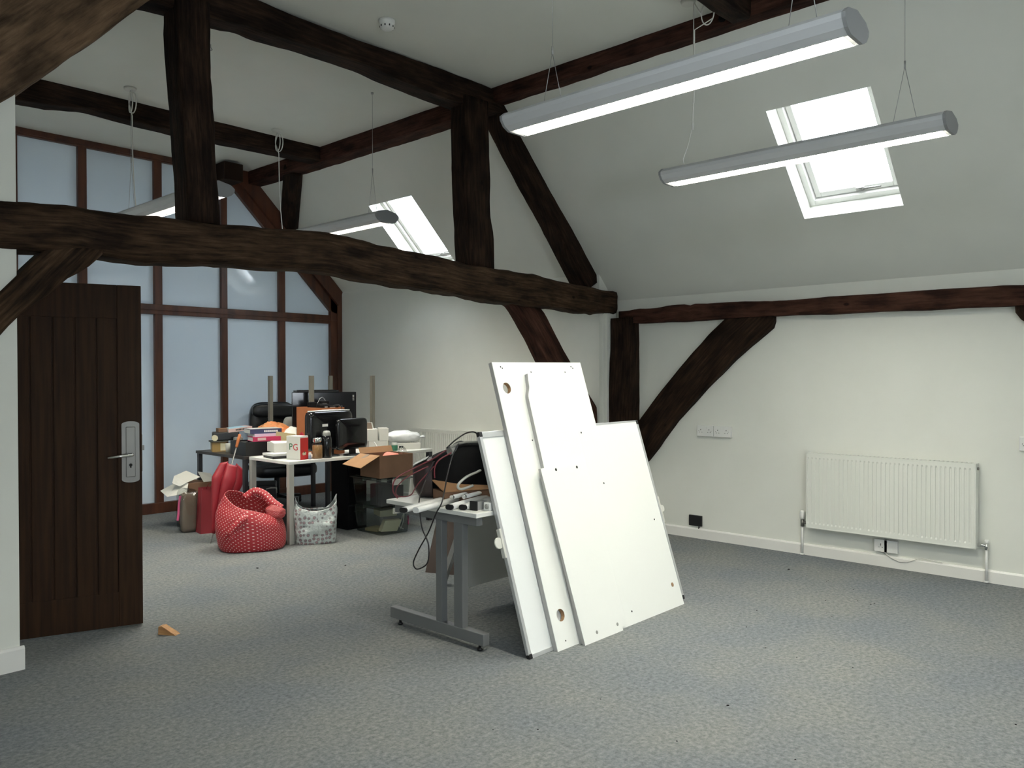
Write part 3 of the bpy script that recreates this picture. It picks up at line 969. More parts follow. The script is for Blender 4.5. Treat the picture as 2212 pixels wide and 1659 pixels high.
# valves and pipes
vb = MB()
vb.tube([(0.02, rw + 0.055, -0.24), (0.02, rw + 0.055, 0.0)], 0.009, 10)
vb.lathe([(0.018, -0.246), (0.016, -0.234)], (0.02, rw + 0.055, 0), 14)
vb.build('pipe', M['white_plastic'], rad)
vb = MB()
vb.tube([(0.02, rw + 0.055, -0.01), (0.02, rw + 0.055, 0.05)], 0.014, 10)
vb.tube([(0.02, rw + 0.055, 0.025), (0.02, rw - 0.005, 0.025)], 0.012, 10)
vl = vb.build('valve', M['steel'], rad)
vb = MB()
vb.lathe([(0.016, 0.05), (0.021, 0.062), (0.022, 0.09), (0.020, 0.115), (0.012, 0.122), (0.0001, 0.123)], (0.02, rw + 0.055, 0), 16)
vb.build('thermostat_head', M['white_plastic'], vl)
vb = MB()
vb.tube([(0.02, -rw - 0.055, -0.24), (0.02, -rw - 0.055, 0.0)], 0.009, 10)
vb.lathe([(0.018, -0.246), (0.016, -0.234)], (0.02, -rw - 0.055, 0), 14)
vb.build('pipe', M['white_plastic'], rad)
vb = MB()
vb.tube([(0.02, -rw - 0.055, -0.01), (0.02, -rw - 0.055, 0.035)], 0.013, 10)
vb.tube([(0.02, -rw - 0.065, 0.02), (0.02, -rw + 0.01, 0.02)], [0.012, 0.016], 6)
vl = vb.build('valve', M['chrome'], rad)
MB().lathe([(0.012, 0.035), (0.014, 0.04), (0.013, 0.062), (0.0001, 0.064)], (0.02, -rw - 0.055, 0), 14).build('valve_cap', M['white_plastic'], vl)
MB().tube([(0.0, -rw - 0.001, rh - 0.035), (0.0, -rw - 0.01, rh - 0.035)], 0.011, 10).build('bleed_valve', M['steel'], rad)

rad2, rw2, rh2 = radiator(6.205, 5.95, 7.42, 0.27, 0.875, 'white panel radiator on the far wall behind the desks', 44)
for s_ in (-1, 1):
    vb = MB()
    vb.tube([(0.02, s_ * (rw2 + 0.05), -0.26), (0.02, s_ * (rw2 + 0.05), 0.02)], 0.009, 10)
    vb.tube([(0.02, s_ * (rw2 + 0.05), 0.02), (0.02, s_ * (rw2 - 0.01), 0.02)], 0.012, 10)
    vb.build('pipe', M['white_plastic'], rad2)


# ------------------------------------------------------------ sockets
def socket(y, z, label, gangs=2, group=None, x=XW, slots=True):
    """double wall socket, seen facing -x; (y, z) its centre"""
    root = thing('wall_socket', label, 'socket', (x, y, z - 0.05), group=group)
    W = 0.082 if gangs == 2 else 0.05
    MB().box(-0.034, 0.0, -W, W, 0.0, 0.098, 0.004).build('face_plate', M['white_plastic'], root)
    if slots:
        for s_ in ((-1, 1) if gangs == 2 else (0,)):
            pl_ = MB()
            c = s_ * 0.042
            pl_.box(-0.0352, -0.033, c - 0.0025, c + 0.0025, 0.056, 0.066)
            pl_.box(-0.0352, -0.033, c + 0.009, c + 0.016, 0.035, 0.039)
            pl_.box(-0.0352, -0.033, c - 0.016, c - 0.009, 0.035, 0.039)
            pl_.box(-0.0352, -0.033, c + s_ * 0.020 - 0.0015, c + s_ * 0.020 + 0.0015, 0.046, 0.052)
            pl_.build('pin_holes', M['dark_slot'], root)
        for s_ in ((-1, 1) if gangs == 2 else (0,)):
            sw = MB()
            sw.box(-0.0375, -0.033, s_ * 0.013 - 0.008, s_ * 0.013 + 0.008, 0.066, 0.088, 0.0015)
            sw.build('switch', M['white_plastic'], root)
    return root


socket(3.667, 0.994, 'left of two white double wall sockets between brace and radiator')
socket(3.497, 0.994, 'right of two white double wall sockets between brace and radiator')
s1 = socket(2.136, 0.167, 'left white low socket under the large radiator, cable hanging from it', gangs=1)
socket(2.063, 0.167, 'right white low socket under the large radiator', gangs=1, slots=False)
socket(1.128, 1.015, 'white wall socket cut off by the right picture edge')
cb = MB()
cb.tube([(XW - 0.03, 2.12, 0.13), (XW - 0.03, 2.095, 0.105), (XW - 0.028, 2.07, 0.085), (XW - 0.024, 2.0, 0.058), (XW - 0.024, 1.94, 0.066), (XW - 0.024, 1.88, 0.097), (XW - 0.022, 1.84, 0.110), (XW - 0.022, 1.78, 0.105), (XW - 0.02, 1.70, 0.098)], 0.0032, 6)
tag(cb.build('power_cable', M['cable_white'], at=(XW - 0.02, 2.0, 0.06)), 'thin white cable sagging from the low socket along the skirting', 'cable')
bp = thing('outlet_box', 'black square outlet hanging just above the skirting', 'outlet', (XW, 3.775, 0.112))
MB().box(-0.02, 0, -0.066, 0.066, 0.0, 0.098, 0.003).build('plate', M['black'], bp)
MB().tube([(-0.012, -0.035, 0.002), (-0.014, -0.037, -0.014), (-0.010, -0.03, -0.019)], 0.006, 8).build('cable_stub', M['matt_black'], bp)

# ------------------------------------------------------------ materials of the loose things
M['desk_white'] = mat('white_desk_laminate', (0.76, 0.76, 0.72), 0.35)
M['board_white'] = mat('white_melamine', (0.82, 0.83, 0.79), 0.3)
M['board_edge'] = mat('grey_edging', (0.36, 0.36, 0.35), 0.5)
M['whiteboard'] = mat('whiteboard_enamel', (0.78, 0.80, 0.79), 0.18)
M['alu'] = mat('aluminium', (0.62, 0.63, 0.63), 0.35, 0.6)
M['chipboard'] = mat('chipboard', (0.42, 0.26, 0.14), 0.9, col2=(0.30, 0.18, 0.10), scale=80)
M['grey_metal'] = mat('grey_painted_metal', (0.155, 0.16, 0.16), 0.45)
M['leg_grey'] = mat('light_grey_leg', (0.40, 0.40, 0.36), 0.45)
M['leg_beige'] = mat('beige_grey_leg', (0.155, 0.145, 0.115), 0.5)
M['brown_top'] = mat('dark_brown_laminate', (0.030, 0.023, 0.020), 0.4)
M['dark_leg'] = mat('dark_grey_leg', (0.035, 0.036, 0.042), 0.45)
M['gloss_black'] = mat('gloss_black_plastic', (0.006, 0.006, 0.007), 0.12)
M['leather'] = mat('black_leather', (0.008, 0.009, 0.010), 0.3, bump=0.15, scale=14)
M['card'] = mat('brown_cardboard', (0.30, 0.165, 0.080), 0.85, col2=(0.34, 0.19, 0.095), scale=6)
M['card_orange'] = mat('orange_brown_cardboard', (0.36, 0.120, 0.040), 0.8, col2=(0.40, 0.135, 0.048), scale=6)
M['card_dark'] = mat('dull_brown_cardboard', (0.17, 0.095, 0.055), 0.85, col2=(0.20, 0.11, 0.065), scale=6)
M['card_white'] = mat('white_carton', (0.72, 0.71, 0.65), 0.6)
M['paper'] = mat('white_paper', (0.80, 0.80, 0.76), 0.7)
M['cream'] = mat('cream_card', (0.66, 0.62, 0.44), 0.7)
M['beige'] = mat('beige_folder', (0.34, 0.29, 0.155), 0.7)
M['red_card'] = mat('red_carton', (0.52, 0.022, 0.020), 0.45)
M['green_ink'] = mat('green_print', (0.03, 0.13, 0.05), 0.6)
M['red_ink'] = mat('red_print', (0.50, 0.03, 0.03), 0.6)
M['red_fabric'] = mat('crimson_nylon', (0.25, 0.006, 0.015), 0.5)
M['red_bag'] = mat('red_paper', (0.24, 0.022, 0.030), 0.55)
M['pink'] = mat('pink_ribbon', (0.62, 0.10, 0.24), 0.5)
M['orange_wood'] = mat('orange_wood', (0.42, 0.13, 0.035), 0.4, col2=(0.34, 0.10, 0.03), scale=8, stretch=(1, 1, 0.2))
M['orange_cloth'] = mat('orange_cloth', (0.68, 0.20, 0.055), 0.7, col2=(0.62, 0.30, 0.13), scale=7)
M['coral_cloth'] = mat('coral_cloth', (0.72, 0.22, 0.17), 0.8)
M['red_cloth'] = mat('red_cloth', (0.40, 0.02, 0.04), 0.8)
M['white_cloth'] = mat('white_cloth', (0.75, 0.74, 0.68), 0.8)
M['bag_white'] = mat('white_polythene', (0.78, 0.80, 0.80), 0.3, bump=0.5, scale=9)
M['coffee'] = mat('coffee_granules', (0.46, 0.25, 0.09), 0.4, col2=(0.36, 0.19, 0.065), scale=40)
M['jar_glass'] = clear_glass('jar_glass', (0.85, 0.83, 0.78), 0.12)
M['film'] = clear_glass('clear_film', (0.80, 0.81, 0.80), 0.09)
M['crate_plastic'] = clear_glass('clear_crate_plastic', (0.62, 0.66, 0.65), 0.10)
M['tin_grey'] = mat('grey_tin', (0.24, 0.235, 0.22), 0.35, 0.3)
M['tin_red'] = mat('red_tin', (0.30, 0.03, 0.03), 0.4)
M['ochre'] = mat('ochre_plastic', (0.34, 0.22, 0.07), 0.5)
M['olive_dark'] = mat('dark_olive_lid', (0.05, 0.047, 0.035), 0.5)
M['blue_book'] = mat('dark_blue_cover', (0.03, 0.035, 0.09), 0.5)
M['grey_book'] = mat('grey_cover', (0.42, 0.43, 0.41), 0.5)
M['pink_book'] = mat('pink_cover', (0.50, 0.03, 0.10), 0.5)
M['lilac_book'] = mat('lilac_cover', (0.62, 0.50, 0.62), 0.5)
M['sky_book'] = mat('light_blue_cover', (0.36, 0.56, 0.66), 0.5)
M['rose_book'] = mat('rose_cover', (0.66, 0.48, 0.45), 0.5)
M['green_label'] = mat('green_label', (0.02, 0.12, 0.065), 0.5)
M['grey_plastic'] = mat('grey_plastic', (0.27, 0.27, 0.25), 0.5)
M['pale_plastic'] = mat('pale_grey_plastic', (0.55, 0.55, 0.50), 0.5)
M['red_cable'] = mat('dark_red_cable', (0.16, 0.025, 0.035), 0.5)
M['bin_bag'] = mat('dark_brown_plastic', (0.022, 0.012, 0.012), 0.35, bump=0.4, scale=8)
M['panel_brown'] = mat('brown_panel', (0.034, 0.018, 0.012), 0.6)
M['wedge_wood'] = mat('raw_wood', (0.50, 0.27, 0.11), 0.7, col2=(0.40, 0.20, 0.08), scale=10, stretch=(1, 6, 6))
M['crumb'] = mat('dark_crumb', (0.012, 0.010, 0.010), 0.9)
M['blue_grey'] = mat('blue_grey_label', (0.30, 0.34, 0.42), 0.5)
M['brown_paper'] = mat('brown_paper', (0.22, 0.17, 0.13), 0.8)


def dots(name, base, dot, nu, nv, size, blotch=None):
    """pattern laid out on the UV map: staggered spots"""
    m = bpy.data.materials.new(name)
    m.use_nodes = True
    nt = m.node_tree
    N, Lk = nt.nodes.new, nt.links.new
    b = nt.nodes['Principled BSDF']
    b.inputs['Roughness'].default_value = 0.55
    tc = N('ShaderNodeTexCoord')
    mp = N('ShaderNodeMapping')
    mp.inputs['Scale'].default_value = (nu, nv, 1)
    mp.inputs['Rotation'].default_value = (0, 0, 0.0)
    Lk(tc.outputs['UV'], mp.inputs['Vector'])
    mp2 = N('ShaderNodeMapping')
    mp2.inputs['Rotation'].default_value = (0, 0, math.radians(45))
    Lk(mp.outputs[0], mp2.inputs['Vector'])
    v = N('ShaderNodeTexVoronoi')
    v.inputs['Scale'].default_value = 1.0
    v.inputs['Randomness'].default_value = 0.0 if not blotch else 0.55
    v.voronoi_dimensions = '2D'
    Lk(mp2.outputs[0], v.inputs['Vector'])
    r = N('ShaderNodeValToRGB')
    e = r.color_ramp.elements
    e[0].position, e[1].position = size, size + 0.03
    e[0].color, e[1].color = (*dot, 1), (*base, 1)
    if blotch:
        k = e.new(size * 0.5)
        k.color = (*blotch, 1)
        e[0].position = size * 0.45
    Lk(v.outputs['Distance'], r.inputs[0])
    Lk(r.outputs[0], b.inputs['Base Color'])
    nz = N('ShaderNodeTexNoise')
    nz.inputs['Scale'].default_value = 5
    nz.inputs['Detail'].default_value = 3
    Lk(tc.outputs['Object'], nz.inputs['Vector'])
    bp_ = N('ShaderNodeBump')
    bp_.inputs['Strength'].default_value = 0.6
    bp_.inputs['Distance'].default_value = 0.03
    Lk(nz.outputs['Fac'], bp_.inputs['Height'])
    Lk(bp_.outputs[0], b.inputs['Normal'])
    return m


M['polka'] = dots('red_polka_dot_fabric', (0.36, 0.016, 0.024), (0.80, 0.62, 0.58), 60, 17, 0.15)



def spotted(name):
    m = bpy.data.materials.new(name)
    m.use_nodes = True
    nt = m.node_tree
    N, Lk = nt.nodes.new, nt.links.new
    b = nt.nodes['Principled BSDF']
    b.inputs['Roughness'].default_value = 0.35
    tc = N('ShaderNodeTexCoord')
    v = N('ShaderNodeTexVoronoi')
    v.inputs['Scale'].default_value = 27
    v.inputs['Randomness'].default_value = 0.5
    Lk(tc.outputs['Object'], v.inputs['Vector'])
    r = N('ShaderNodeValToRGB')
    e = r.color_ramp.elements
    e[0].position, e[1].position = 0.18, 0.50
    e[0].color, e[1].color = (0.30, 0.20, 0.21, 1), (0.43, 0.47, 0.46, 1)
    k = e.new(0.33)
    k.color = (0.17, 0.16, 0.165, 1)
    k = e.new(0.40)
    k.color = (0.36, 0.38, 0.375, 1)
    Lk(v.outputs['Distance'], r.inputs[0])
    Lk(r.outputs[0], b.inputs['Base Color'])
    nz = N('ShaderNodeTexNoise')
    nz.inputs['Scale'].default_value = 14
    nz.inputs['Detail'].default_value = 4
    Lk(tc.outputs['Object'], nz.inputs['Vector'])
    bp_ = N('ShaderNodeBump')
    bp_.inputs['Strength'].default_value = 1.0
    bp_.inputs['Distance'].default_value = 0.03
    Lk(nz.outputs['Fac'], bp_.inputs['Height'])
    Lk(bp_.outputs[0], b.inputs['Normal'])
    return m


M['floral'] = spotted('patterned_polythene')
RD = math.radians
face = lambda x, y: -math.atan2(x, y)      # heading that turns local -y towards the viewpoint side of the room


def simple(name, label, cat, mb, m, loc, rotz=0.0, group=None, **kw):
    o = mb.build(name, m, **kw)
    o.location = loc
    o.rotation_euler = (0, 0, rotz)
    return tag(o, label, cat, group)


# ------------------------------------------------------------ boards leaning on the front desk
TH = math.atan(0.32)
CT = math.cos(TH)


def leaning(name, label, cat, x0, y, group=None):
    o = thing(name, label, cat, (x0, y, 0), 0, group)
    o.rotation_euler = (-TH, 0, 0)
    return o


def panel_outline(mb, outline, yf, yb, holes=(), bev=True):
    """flat board: outline [(x, z)] with round holes, between local depths yf (front) and yb"""
    bm2 = bmesh.new()
    ov = [bm2.verts.new((x, 0, z)) for x, z in outline]
    es = [bm2.edges.new((ov[i], ov[(i + 1) % len(ov)])) for i in range(len(ov))]
    rings = []
    for cx, cz, r in holes:
        hv = [bm2.verts.new((cx + r * math.cos(2 * math.pi * k / 24), 0, cz + r * math.sin(2 * math.pi * k / 24))) for k in range(24)]
        rings.append(hv)
        es += [bm2.edges.new((hv[i], hv[(i + 1) % 24])) for i in range(24)]
    bmesh.ops.triangle_fill(bm2, edges=es, use_beauty=True)
    bm2.verts.index_update()
    tris = [[v.co.copy() for v in f.verts] for f in bm2.faces]
    loops = [[v.co.copy() for v in ov]] + [[v.co.copy() for v in h] for h in rings]
    bm2.free()
    for t in tris:
        cen = (t[0] + t[1] + t[2]) / 3
        if any((cen.x - cx) ** 2 + (cen.z - cz) ** 2 < (r * 0.9) ** 2 for cx, cz, r in holes): continue
        mb.poly([Vector((p.x, yf, p.z)) for p in t])
        mb.poly([Vector((p.x, yb, p.z)) for p in reversed(t)])
    for lp in loops:
        n = len(lp)
        for i in range(n):
            a, b = lp[i], lp[(i + 1) % n]
            mb.poly([(a.x, yf, a.z), (b.x, yf, b.z), (b.x, yb, b.z), (a.x, yb, a.z)])
    bmesh.ops.remove_doubles(mb.bm, verts=mb.bm.verts[:], dist=1e-5)
    return mb


def screw_holes(root, pts, yf, m, r=0.006):
    for x, z in pts:
        h = MB()
        h.lathe([(r, yf + 0.0005), (r, yf - 0.0006), (r * 0.5, yf - 0.0008)], (x, 0, z), 12, 'y')
        h.build('screw_hole', m, root)


# framed whiteboard at the back
wb = leaning('whiteboard', 'wide framed whiteboard at the back of the stack leaning on the desk', 'whiteboard', 3.94, 2.80)
W2, H2 = 0.785, 1.245
MB().box(-W2 + 0.01, W2 - 0.01, 0.004, 0.016, 0.012, H2 - 0.012).build('writing_surface', M['whiteboard'], wb)
fr = MB()
fr.box(-W2, -W2 + 0.022, -0.003, 0.020, 0.02, H2 - 0.02, 0.002)
fr.box(W2 - 0.022, W2, -0.003, 0.020, 0.02, H2 - 0.02, 0.002)
fr.box(-W2 + 0.02, W2 - 0.02, -0.003, 0.020, 0.0, 0.022, 0.002)
fr.box(-W2 + 0.02, W2 - 0.02, -0.003, 0.020, H2 - 0.034, H2, 0.002)
fr.build('frame', M['alu'], wb)
for sx, sz in ((-1, 0), (-1, 1), (1, 0), (1, 1)):
    x0 = sx * W2
    MB().box(min(x0, x0 - sx * 0.026), max(x0, x0 - sx * 0.026), -0.0045, 0.022, 0.0 if not sz else H2 - 0.03, 0.028 if not sz else H2 + 0.001, 0.004).build('corner_cap', M['black'], wb)
cp = MB()
cp.box(-W2 - 0.012, -W2 + 0.004, -0.006, 0.022, 0.54, 0.70, 0.004)
cp.lathe([(0.030, 0.0), (0.032, 0.006), (0.020, 0.016), (0.008, 0.022)], (-W2 - 0.030, 0.0, 0.625), 14, 'y')
cp.build('wall_fixing', M['pale_plastic'], wb)
cp = MB()
cp.box(W2 - 0.004, W2 + 0.010, -0.004, 0.022, 0.52, 0.70, 0.003)
cp.lathe([(0.024, 0.0), (0.024, 0.006), (0.012, 0.016), (0.008, 0.02)], (W2 + 0.022, 0.0, 0.615), 14, 'y')
cp.build('wall_fixing', M['pale_plastic'], wb)


def drop(yl):      # lowers a layer so that its foot stands on the carpet
    return yl * math.tan(TH)


# tall desktop panel with two cable ports
tp = leaning('desktop_panel', 'tallest white panel with two round cable ports in the leaning stack', 'desktop panel', 3.775, 2.80)
yb_, yf_ = -0.005, -0.032
z0 = drop(yf_)
mb = MB()
panel_outline(mb, [(-0.425, z0), (0.425, z0), (0.425, 1.655), (-0.415, 1.648)], yf_, yb_, [(-0.338, 1.489, 0.034), (-0.335, 0.168, 0.034)])
mb.build('board', M['board_white'], tp)
for cz in (1.489, 0.168):
    g = MB()
    cx = -0.338 if cz > 1 else -0.335
    n = 24
    for k in range(n):
        a0, a1 = 2 * math.pi * k / n, 2 * math.pi * (k + 1) / n
        g.poly([(cx + 0.0335 * math.cos(a0), yf_ + 0.002, cz + 0.0335 * math.sin(a0)), (cx + 0.0335 * math.cos(a1), yf_ + 0.002, cz + 0.0335 * math.sin(a1)), (cx + 0.0335 * math.cos(a1), yb_, cz + 0.0335 * math.sin(a1)), (cx + 0.0335 * math.cos(a0), yb_, cz + 0.0335 * math.sin(a0))])
    g.build('port_edge', M['chipboard'], tp, recalc=False)
eg = MB()
eg.prism([(-0.4262, yf_ + 0.001, z0), (-0.4162, yf_ + 0.001, 1.648), (-0.4162, yb_, 1.648), (-0.4262, yb_, z0)], (-0.0015, 0, 0))
eg.build('edging', M['board_edge'], tp)
screw_holes(tp, [(-0.35, 1.62), (-0.338, 1.612), (-0.09, 1.588), (0.24, 1.588), (0.315, 1.625), (0.33, 1.615), (-0.225, 1.165), (-0.22, 0.507), (-0.343, 0.03)], yf_, M['dark_slot'], 0.0045)

# narrower panel with a wave-cut corner
wp = leaning('shaped_panel', 'narrow white panel with a wave cut into its upper left corner', 'desktop panel', 3.76, 2.80)
yf2, yb2 = -0.059, -0.034
z0 = drop(yf2)
ol = [(-0.222, z0), (0.205, z0), (0.205, 1.545), (-0.140, 1.570), (-0.148, 1.53), (-0.152, 1.50)]
for k in range(9):
    t = k / 8
    ol.append((-0.152 - 0.032 * (0.5 - 0.5 * math.cos(math.pi * t)), 1.50 - 0.085 * t))
ol.append((-0.186, 1.36))
mb = MB()
panel_outline(mb, ol, yf2, yb2)
mb.build('board', M['board_white'], wp)
eg = MB()
le_ = ol[3:] + [ol[0]]
for a, b in zip(le_, le_[1:]):
    eg.poly([(a[0] - 0.001, yf2 + 0.001, a[1]), (b[0] - 0.001, yf2 + 0.001, b[1]), (b[0] - 0.001, yb2, b[1]), (a[0] - 0.001, yb2, a[1])])
eg.build('edging', M['board_edge'], wp, recalc=False)

# right panel in the same layer
rp = leaning('plain_panel', 'wide white panel covering the right half of the whiteboard', 'desktop panel', 4.29, 2.80)
z0 = drop(yf2)
mb = MB()
panel_outline(mb, [(-0.3245, z0), (0.325, z0), (0.327, 1.222), (-0.3245, 1.214)], yf2, yf2 + 0.02)
mb.build('board', M['board_white'], rp)
screw_holes(rp, [(-0.20, 0.845), (-0.30, 1.18), (0.24, 0.555), (-0.245, 0.056)], yf2, M['dark_slot'], 0.006)
screw_holes(rp, [(0.25, 0.122)], yf2, M['chipboard'], 0.014)

# short panel in front
sp_ = leaning('short_panel', 'shortest white panel at the front of the leaning stack', 'desktop panel', 3.73, 2.80)
yf3, yb3 = -0.078, -0.060
z0 = drop(yf3)
mb = MB()
panel_outline(mb, [(-0.200, z0), (0.165, z0), (0.165, z0 + 0.02), (0.200, z0 + 0.02), (0.200, 1.0), (-0.220, 0.986)], yf3, yb3)
mb.build('board', M['board_white'], sp_)
eg = MB()
eg.poly([(-0.2012, yf3 + 0.001, z0), (-0.2212, yf3 + 0.001, 0.986), (-0.2212, yb3, 0.986), (-0.2012, yb3, z0)])
eg.build('edging', M['board_edge'], sp_, recalc=False)
screw_holes(sp_, [(-0.088, 0.968), (0.110, 0.966)], yf3, M['dark_slot'], 0.009)
screw_holes(sp_, [(0.125, 0.02), (-0.075, 0.02)], yf3, M['grey_plastic'], 0.010)

# ------------------------------------------------------------ front desk with T legs
d2 = thing('desk', 'white desk with grey T-shaped legs behind the leaning boards', 'desk', (3.80, 3.46, 0))


def lp(mb, name, m, root):
    """build in world coordinates, parent to a thing"""
    o = mb.build(name, m)
    o.parent = root
    o.matrix_parent_inverse = root.matrix_world.inverted() if False else Matrix.Translation(-Vector(root.location))
    # bake the offset into the mesh so that the part sits in its thing's frame
    o.data.transform(o.matrix_parent_inverse)
    o.matrix_parent_inverse = Matrix.Identity(4)
    return o


lp(MB().box(3.035, 4.62, 3.075, 3.85, 0.730, 0.755, 0.003), 'desktop', M['desk_white'], d2)
for x in (3.085, 4.52):
    t = MB()
    t.box(x - 0.024, x + 0.024, 3.05, 3.85, 0.034, 0.100, 0.004)
    t.box(x - 0.022, x + 0.022, 3.385, 3.435, 0.098, 0.70, 0.003)
    t.box(x - 0.022, x + 0.022, 3.215, 3.285, 0.098, 0.70, 0.003)
    t.box(x - 0.024, x + 0.024, 3.10, 3.80, 0.680, 0.730, 0.003)
    lg = lp(t, 'leg', M['grey_metal'], d2)
    for y in (3.10, 3.78):
        f = MB()
        f.lathe([(0.016, 0.0), (0.016, 0.01), (0.008, 0.012), (0.008, 0.036)], (x, y, 0), 12)
        o = lp(f, 'foot', M['black'], d2)
        o.parent = lg
lp(MB().box(3.56, 4.50, 3.700, 3.716, 0.14, 0.73, 0.002), 'modesty_panel', M['desk_white'], d2)

# ------------------------------------------------------------ things on the front desk
ZD = 0.755


def oval_bar(name, label, a, b, w, h, group=None, end=True):
    A, B = Vector(a), Vector(b)
    d = (B - A).normalized()
    L = (B - A).length
    root = thing(name, label, 'tube', A, math.atan2(d.y, d.x), group)
    pr = []
    for k in range(20):
        an = 2 * math.pi * k / 20
        cx = (w / 2 - h / 2) * (1 if math.cos(an) > 0 else -1)
        pr.append((0, cx + h / 2 * math.cos(an), h / 2 + h / 2 * math.sin(an)))
    MB().prism([(0.012 if end else 0, y, z) for _, y, z in pr], (L, 0, 0), True).build('tube', M['white_plastic'], root)
    if end:
        MB().prism([(0.0, y, z) for _, y, z in pr], (0.0125, 0, 0)).build('end_cap', M['black'], root)
    return root


oval_bar('oval_tube', 'white oval tube with black end cap poking out over the desk corner', (2.79, 3.395, ZD + 0.001), (3.45, 3.60, ZD + 0.001), 0.046, 0.028)
oval_bar('oval_tube', 'white oval tube without cap lying next to the protruding one', (2.83, 3.335, ZD + 0.001), (3.30, 3.470, ZD + 0.001), 0.040, 0.032, end=False)
oval_bar('oval_tube', 'left of two short white oval tubes with black caps in front of the flat box', (3.02, 3.275, ZD + 0.001), (3.50, 3.41, ZD + 0.001), 0.048, 0.030)
oval_bar('oval_tube', 'right of two short white oval tubes with black caps in front of the flat box', (3.065, 3.215, ZD + 0.001), (3.52, 3.34, ZD + 0.001), 0.048, 0.030)
tube1 = thing('light_tube', 'thin white fluorescent tube with metal pin ends lying on the desk', 'light tube', (3.14, 3.385, ZD + 0.034), RD(15))
MB().tube([(0.012, 0, 0.012), (0.32, 0, 0.012)], 0.012, 12).build('tube', M['white_plastic'], tube1)
MB().tube([(0.0, 0, 0.012), (0.014, 0, 0.012)], 0.0125, 12).build('end_cap', M['chrome'], tube1)
t2_ = copy_tree(tube1)
t2_.location = (3.20, 3.345, ZD + 0.034)
t2_['label'] = 'second white fluorescent tube, nearer the leaning boards'
bk = thing('metal_bracket', 'grey metal bracket with black end plate on the desk corner', 'bracket', (3.10, 3.165, ZD), RD(12))
MB().box(0.008, 0.11, -0.02, 0.02, 0.0, 0.046, 0.002).build('bracket_body', M['alu'], bk)
MB().box(0.0, 0.010, -0.024, 0.024, 0.0, 0.052, 0.001).build('end_plate', M['black'], bk)
sb = thing('socket_box', 'small white socket box on the front corner of the desk', 'socket box', (3.145, 3.105, ZD), RD(10))
MB().box(0.0, 0.085, -0.022, 0.022, 0.0, 0.046, 0.005).build('box', M['white_plastic'], sb)
MB().lathe([(0.014, -0.001), (0.010, -0.004), (0.004, -0.004)], (0.0, 0, 0.023), 12, 'x').build('knock_out', M['grey_plastic'], sb)

fb = thing('cardboard_box', 'flat brown cardboard box with its lid ajar on the front desk', 'box', (3.36, 3.50, ZD), face(3.36, 3.5) + RD(22))
MB().box(-0.17, 0.17, -0.10, 0.10, 0.0, 0.062, 0.002).build('tray', M['card_dark'], fb)
MB().prism([(-0.175, -0.105, 0.064), (0.175, -0.105, 0.066), (0.175, 0.105, 0.105), (-0.175, 0.105, 0.11)], (0, 0, 0.004)).build('lid', M['card'], fb)


def blob(fn, nu=40, nv=20, mb=None):
    mb = mb or MB()
    mb.grid(fn, nu, nv, closed_u=True)
    return mb


def superblob(w, d, h, e1=0.5, e2=0.6, seed=0, amp=0.02, rough=0.0):
    """lumpy closed bag shape, base at z=0"""
    sg = lambda v, e: math.copysign(abs(v) ** e, v)

    def fn(u, v):
        th = 2 * math.pi * u
        ph = math.pi * (v - 0.5)
        x = w / 2 * sg(math.cos(ph), e1) * sg(math.cos(th), e2)
        y = d / 2 * sg(math.cos(ph), e1) * sg(math.sin(th), e2)
        z = h / 2 + h / 2 * sg(math.sin(ph), e1)
        n = noise.noise(Vector((x, y, z)) * 7 + Vector((seed, seed * 2, 0)))
        k = 1 + amp * 6 * n * (0.3 + 0.7 * v)
        if rough:
            q_ = Vector((x, y, z)) + Vector((seed * 3, 1.0, seed))
            n2 = (0.5 - abs(noise.noise(q_ * 13))) + 0.5 * (0.5 - abs(noise.noise(q_ * 27)))
            k += rough * n2
            n = n + 0.8 * n2
        return (x * k, y * k, max(z * (1 + amp * 3 * n * v), 0.0))
    return fn


HBR = face(3.40, 3.66)
hb = thing('holdall', 'big black holdall full of cables on the front desk', 'bag', (3.41, 3.66, ZD), HBR)


def loft(st, m, name, parent, e=0.55, seed=0.0, amp=0.006, nv=28):
    """st: stations (s, z bottom, z top, half depth, y centre) along local x"""
    mb = MB()
    N_ = 22

    def pick(t):
        k = min(int(t * (len(st) - 1)), len(st) - 2)
        w_ = t * (len(st) - 1) - k
        return [a + (b - a) * w_ for a, b in zip(st[k], st[k + 1])]

    def fn(u, v):
        s_, zb, zt, hd_, yc = pick(v)
        th = 2 * math.pi * u
        c, q_ = math.cos(th), math.sin(th)
        y = yc + hd_ * math.copysign(abs(c) ** e, c)
        z = (zb + zt) / 2 + (zt - zb) / 2 * math.copysign(abs(q_) ** e, q_)
        n = noise.noise(Vector((s_ * 9 + seed, y * 9, z * 9)))
        return (s_ + amp * n, y + 2 * amp * n, max(z + amp * n, 0.0))
    mb.grid(fn, 32, N_, closed_u=True)
    for v in (0.0, 1.0):
        mb.face([mb.bm.verts.new(fn(k / 32, v)) for k in range(32)])
    return mb.build(name, m, parent)


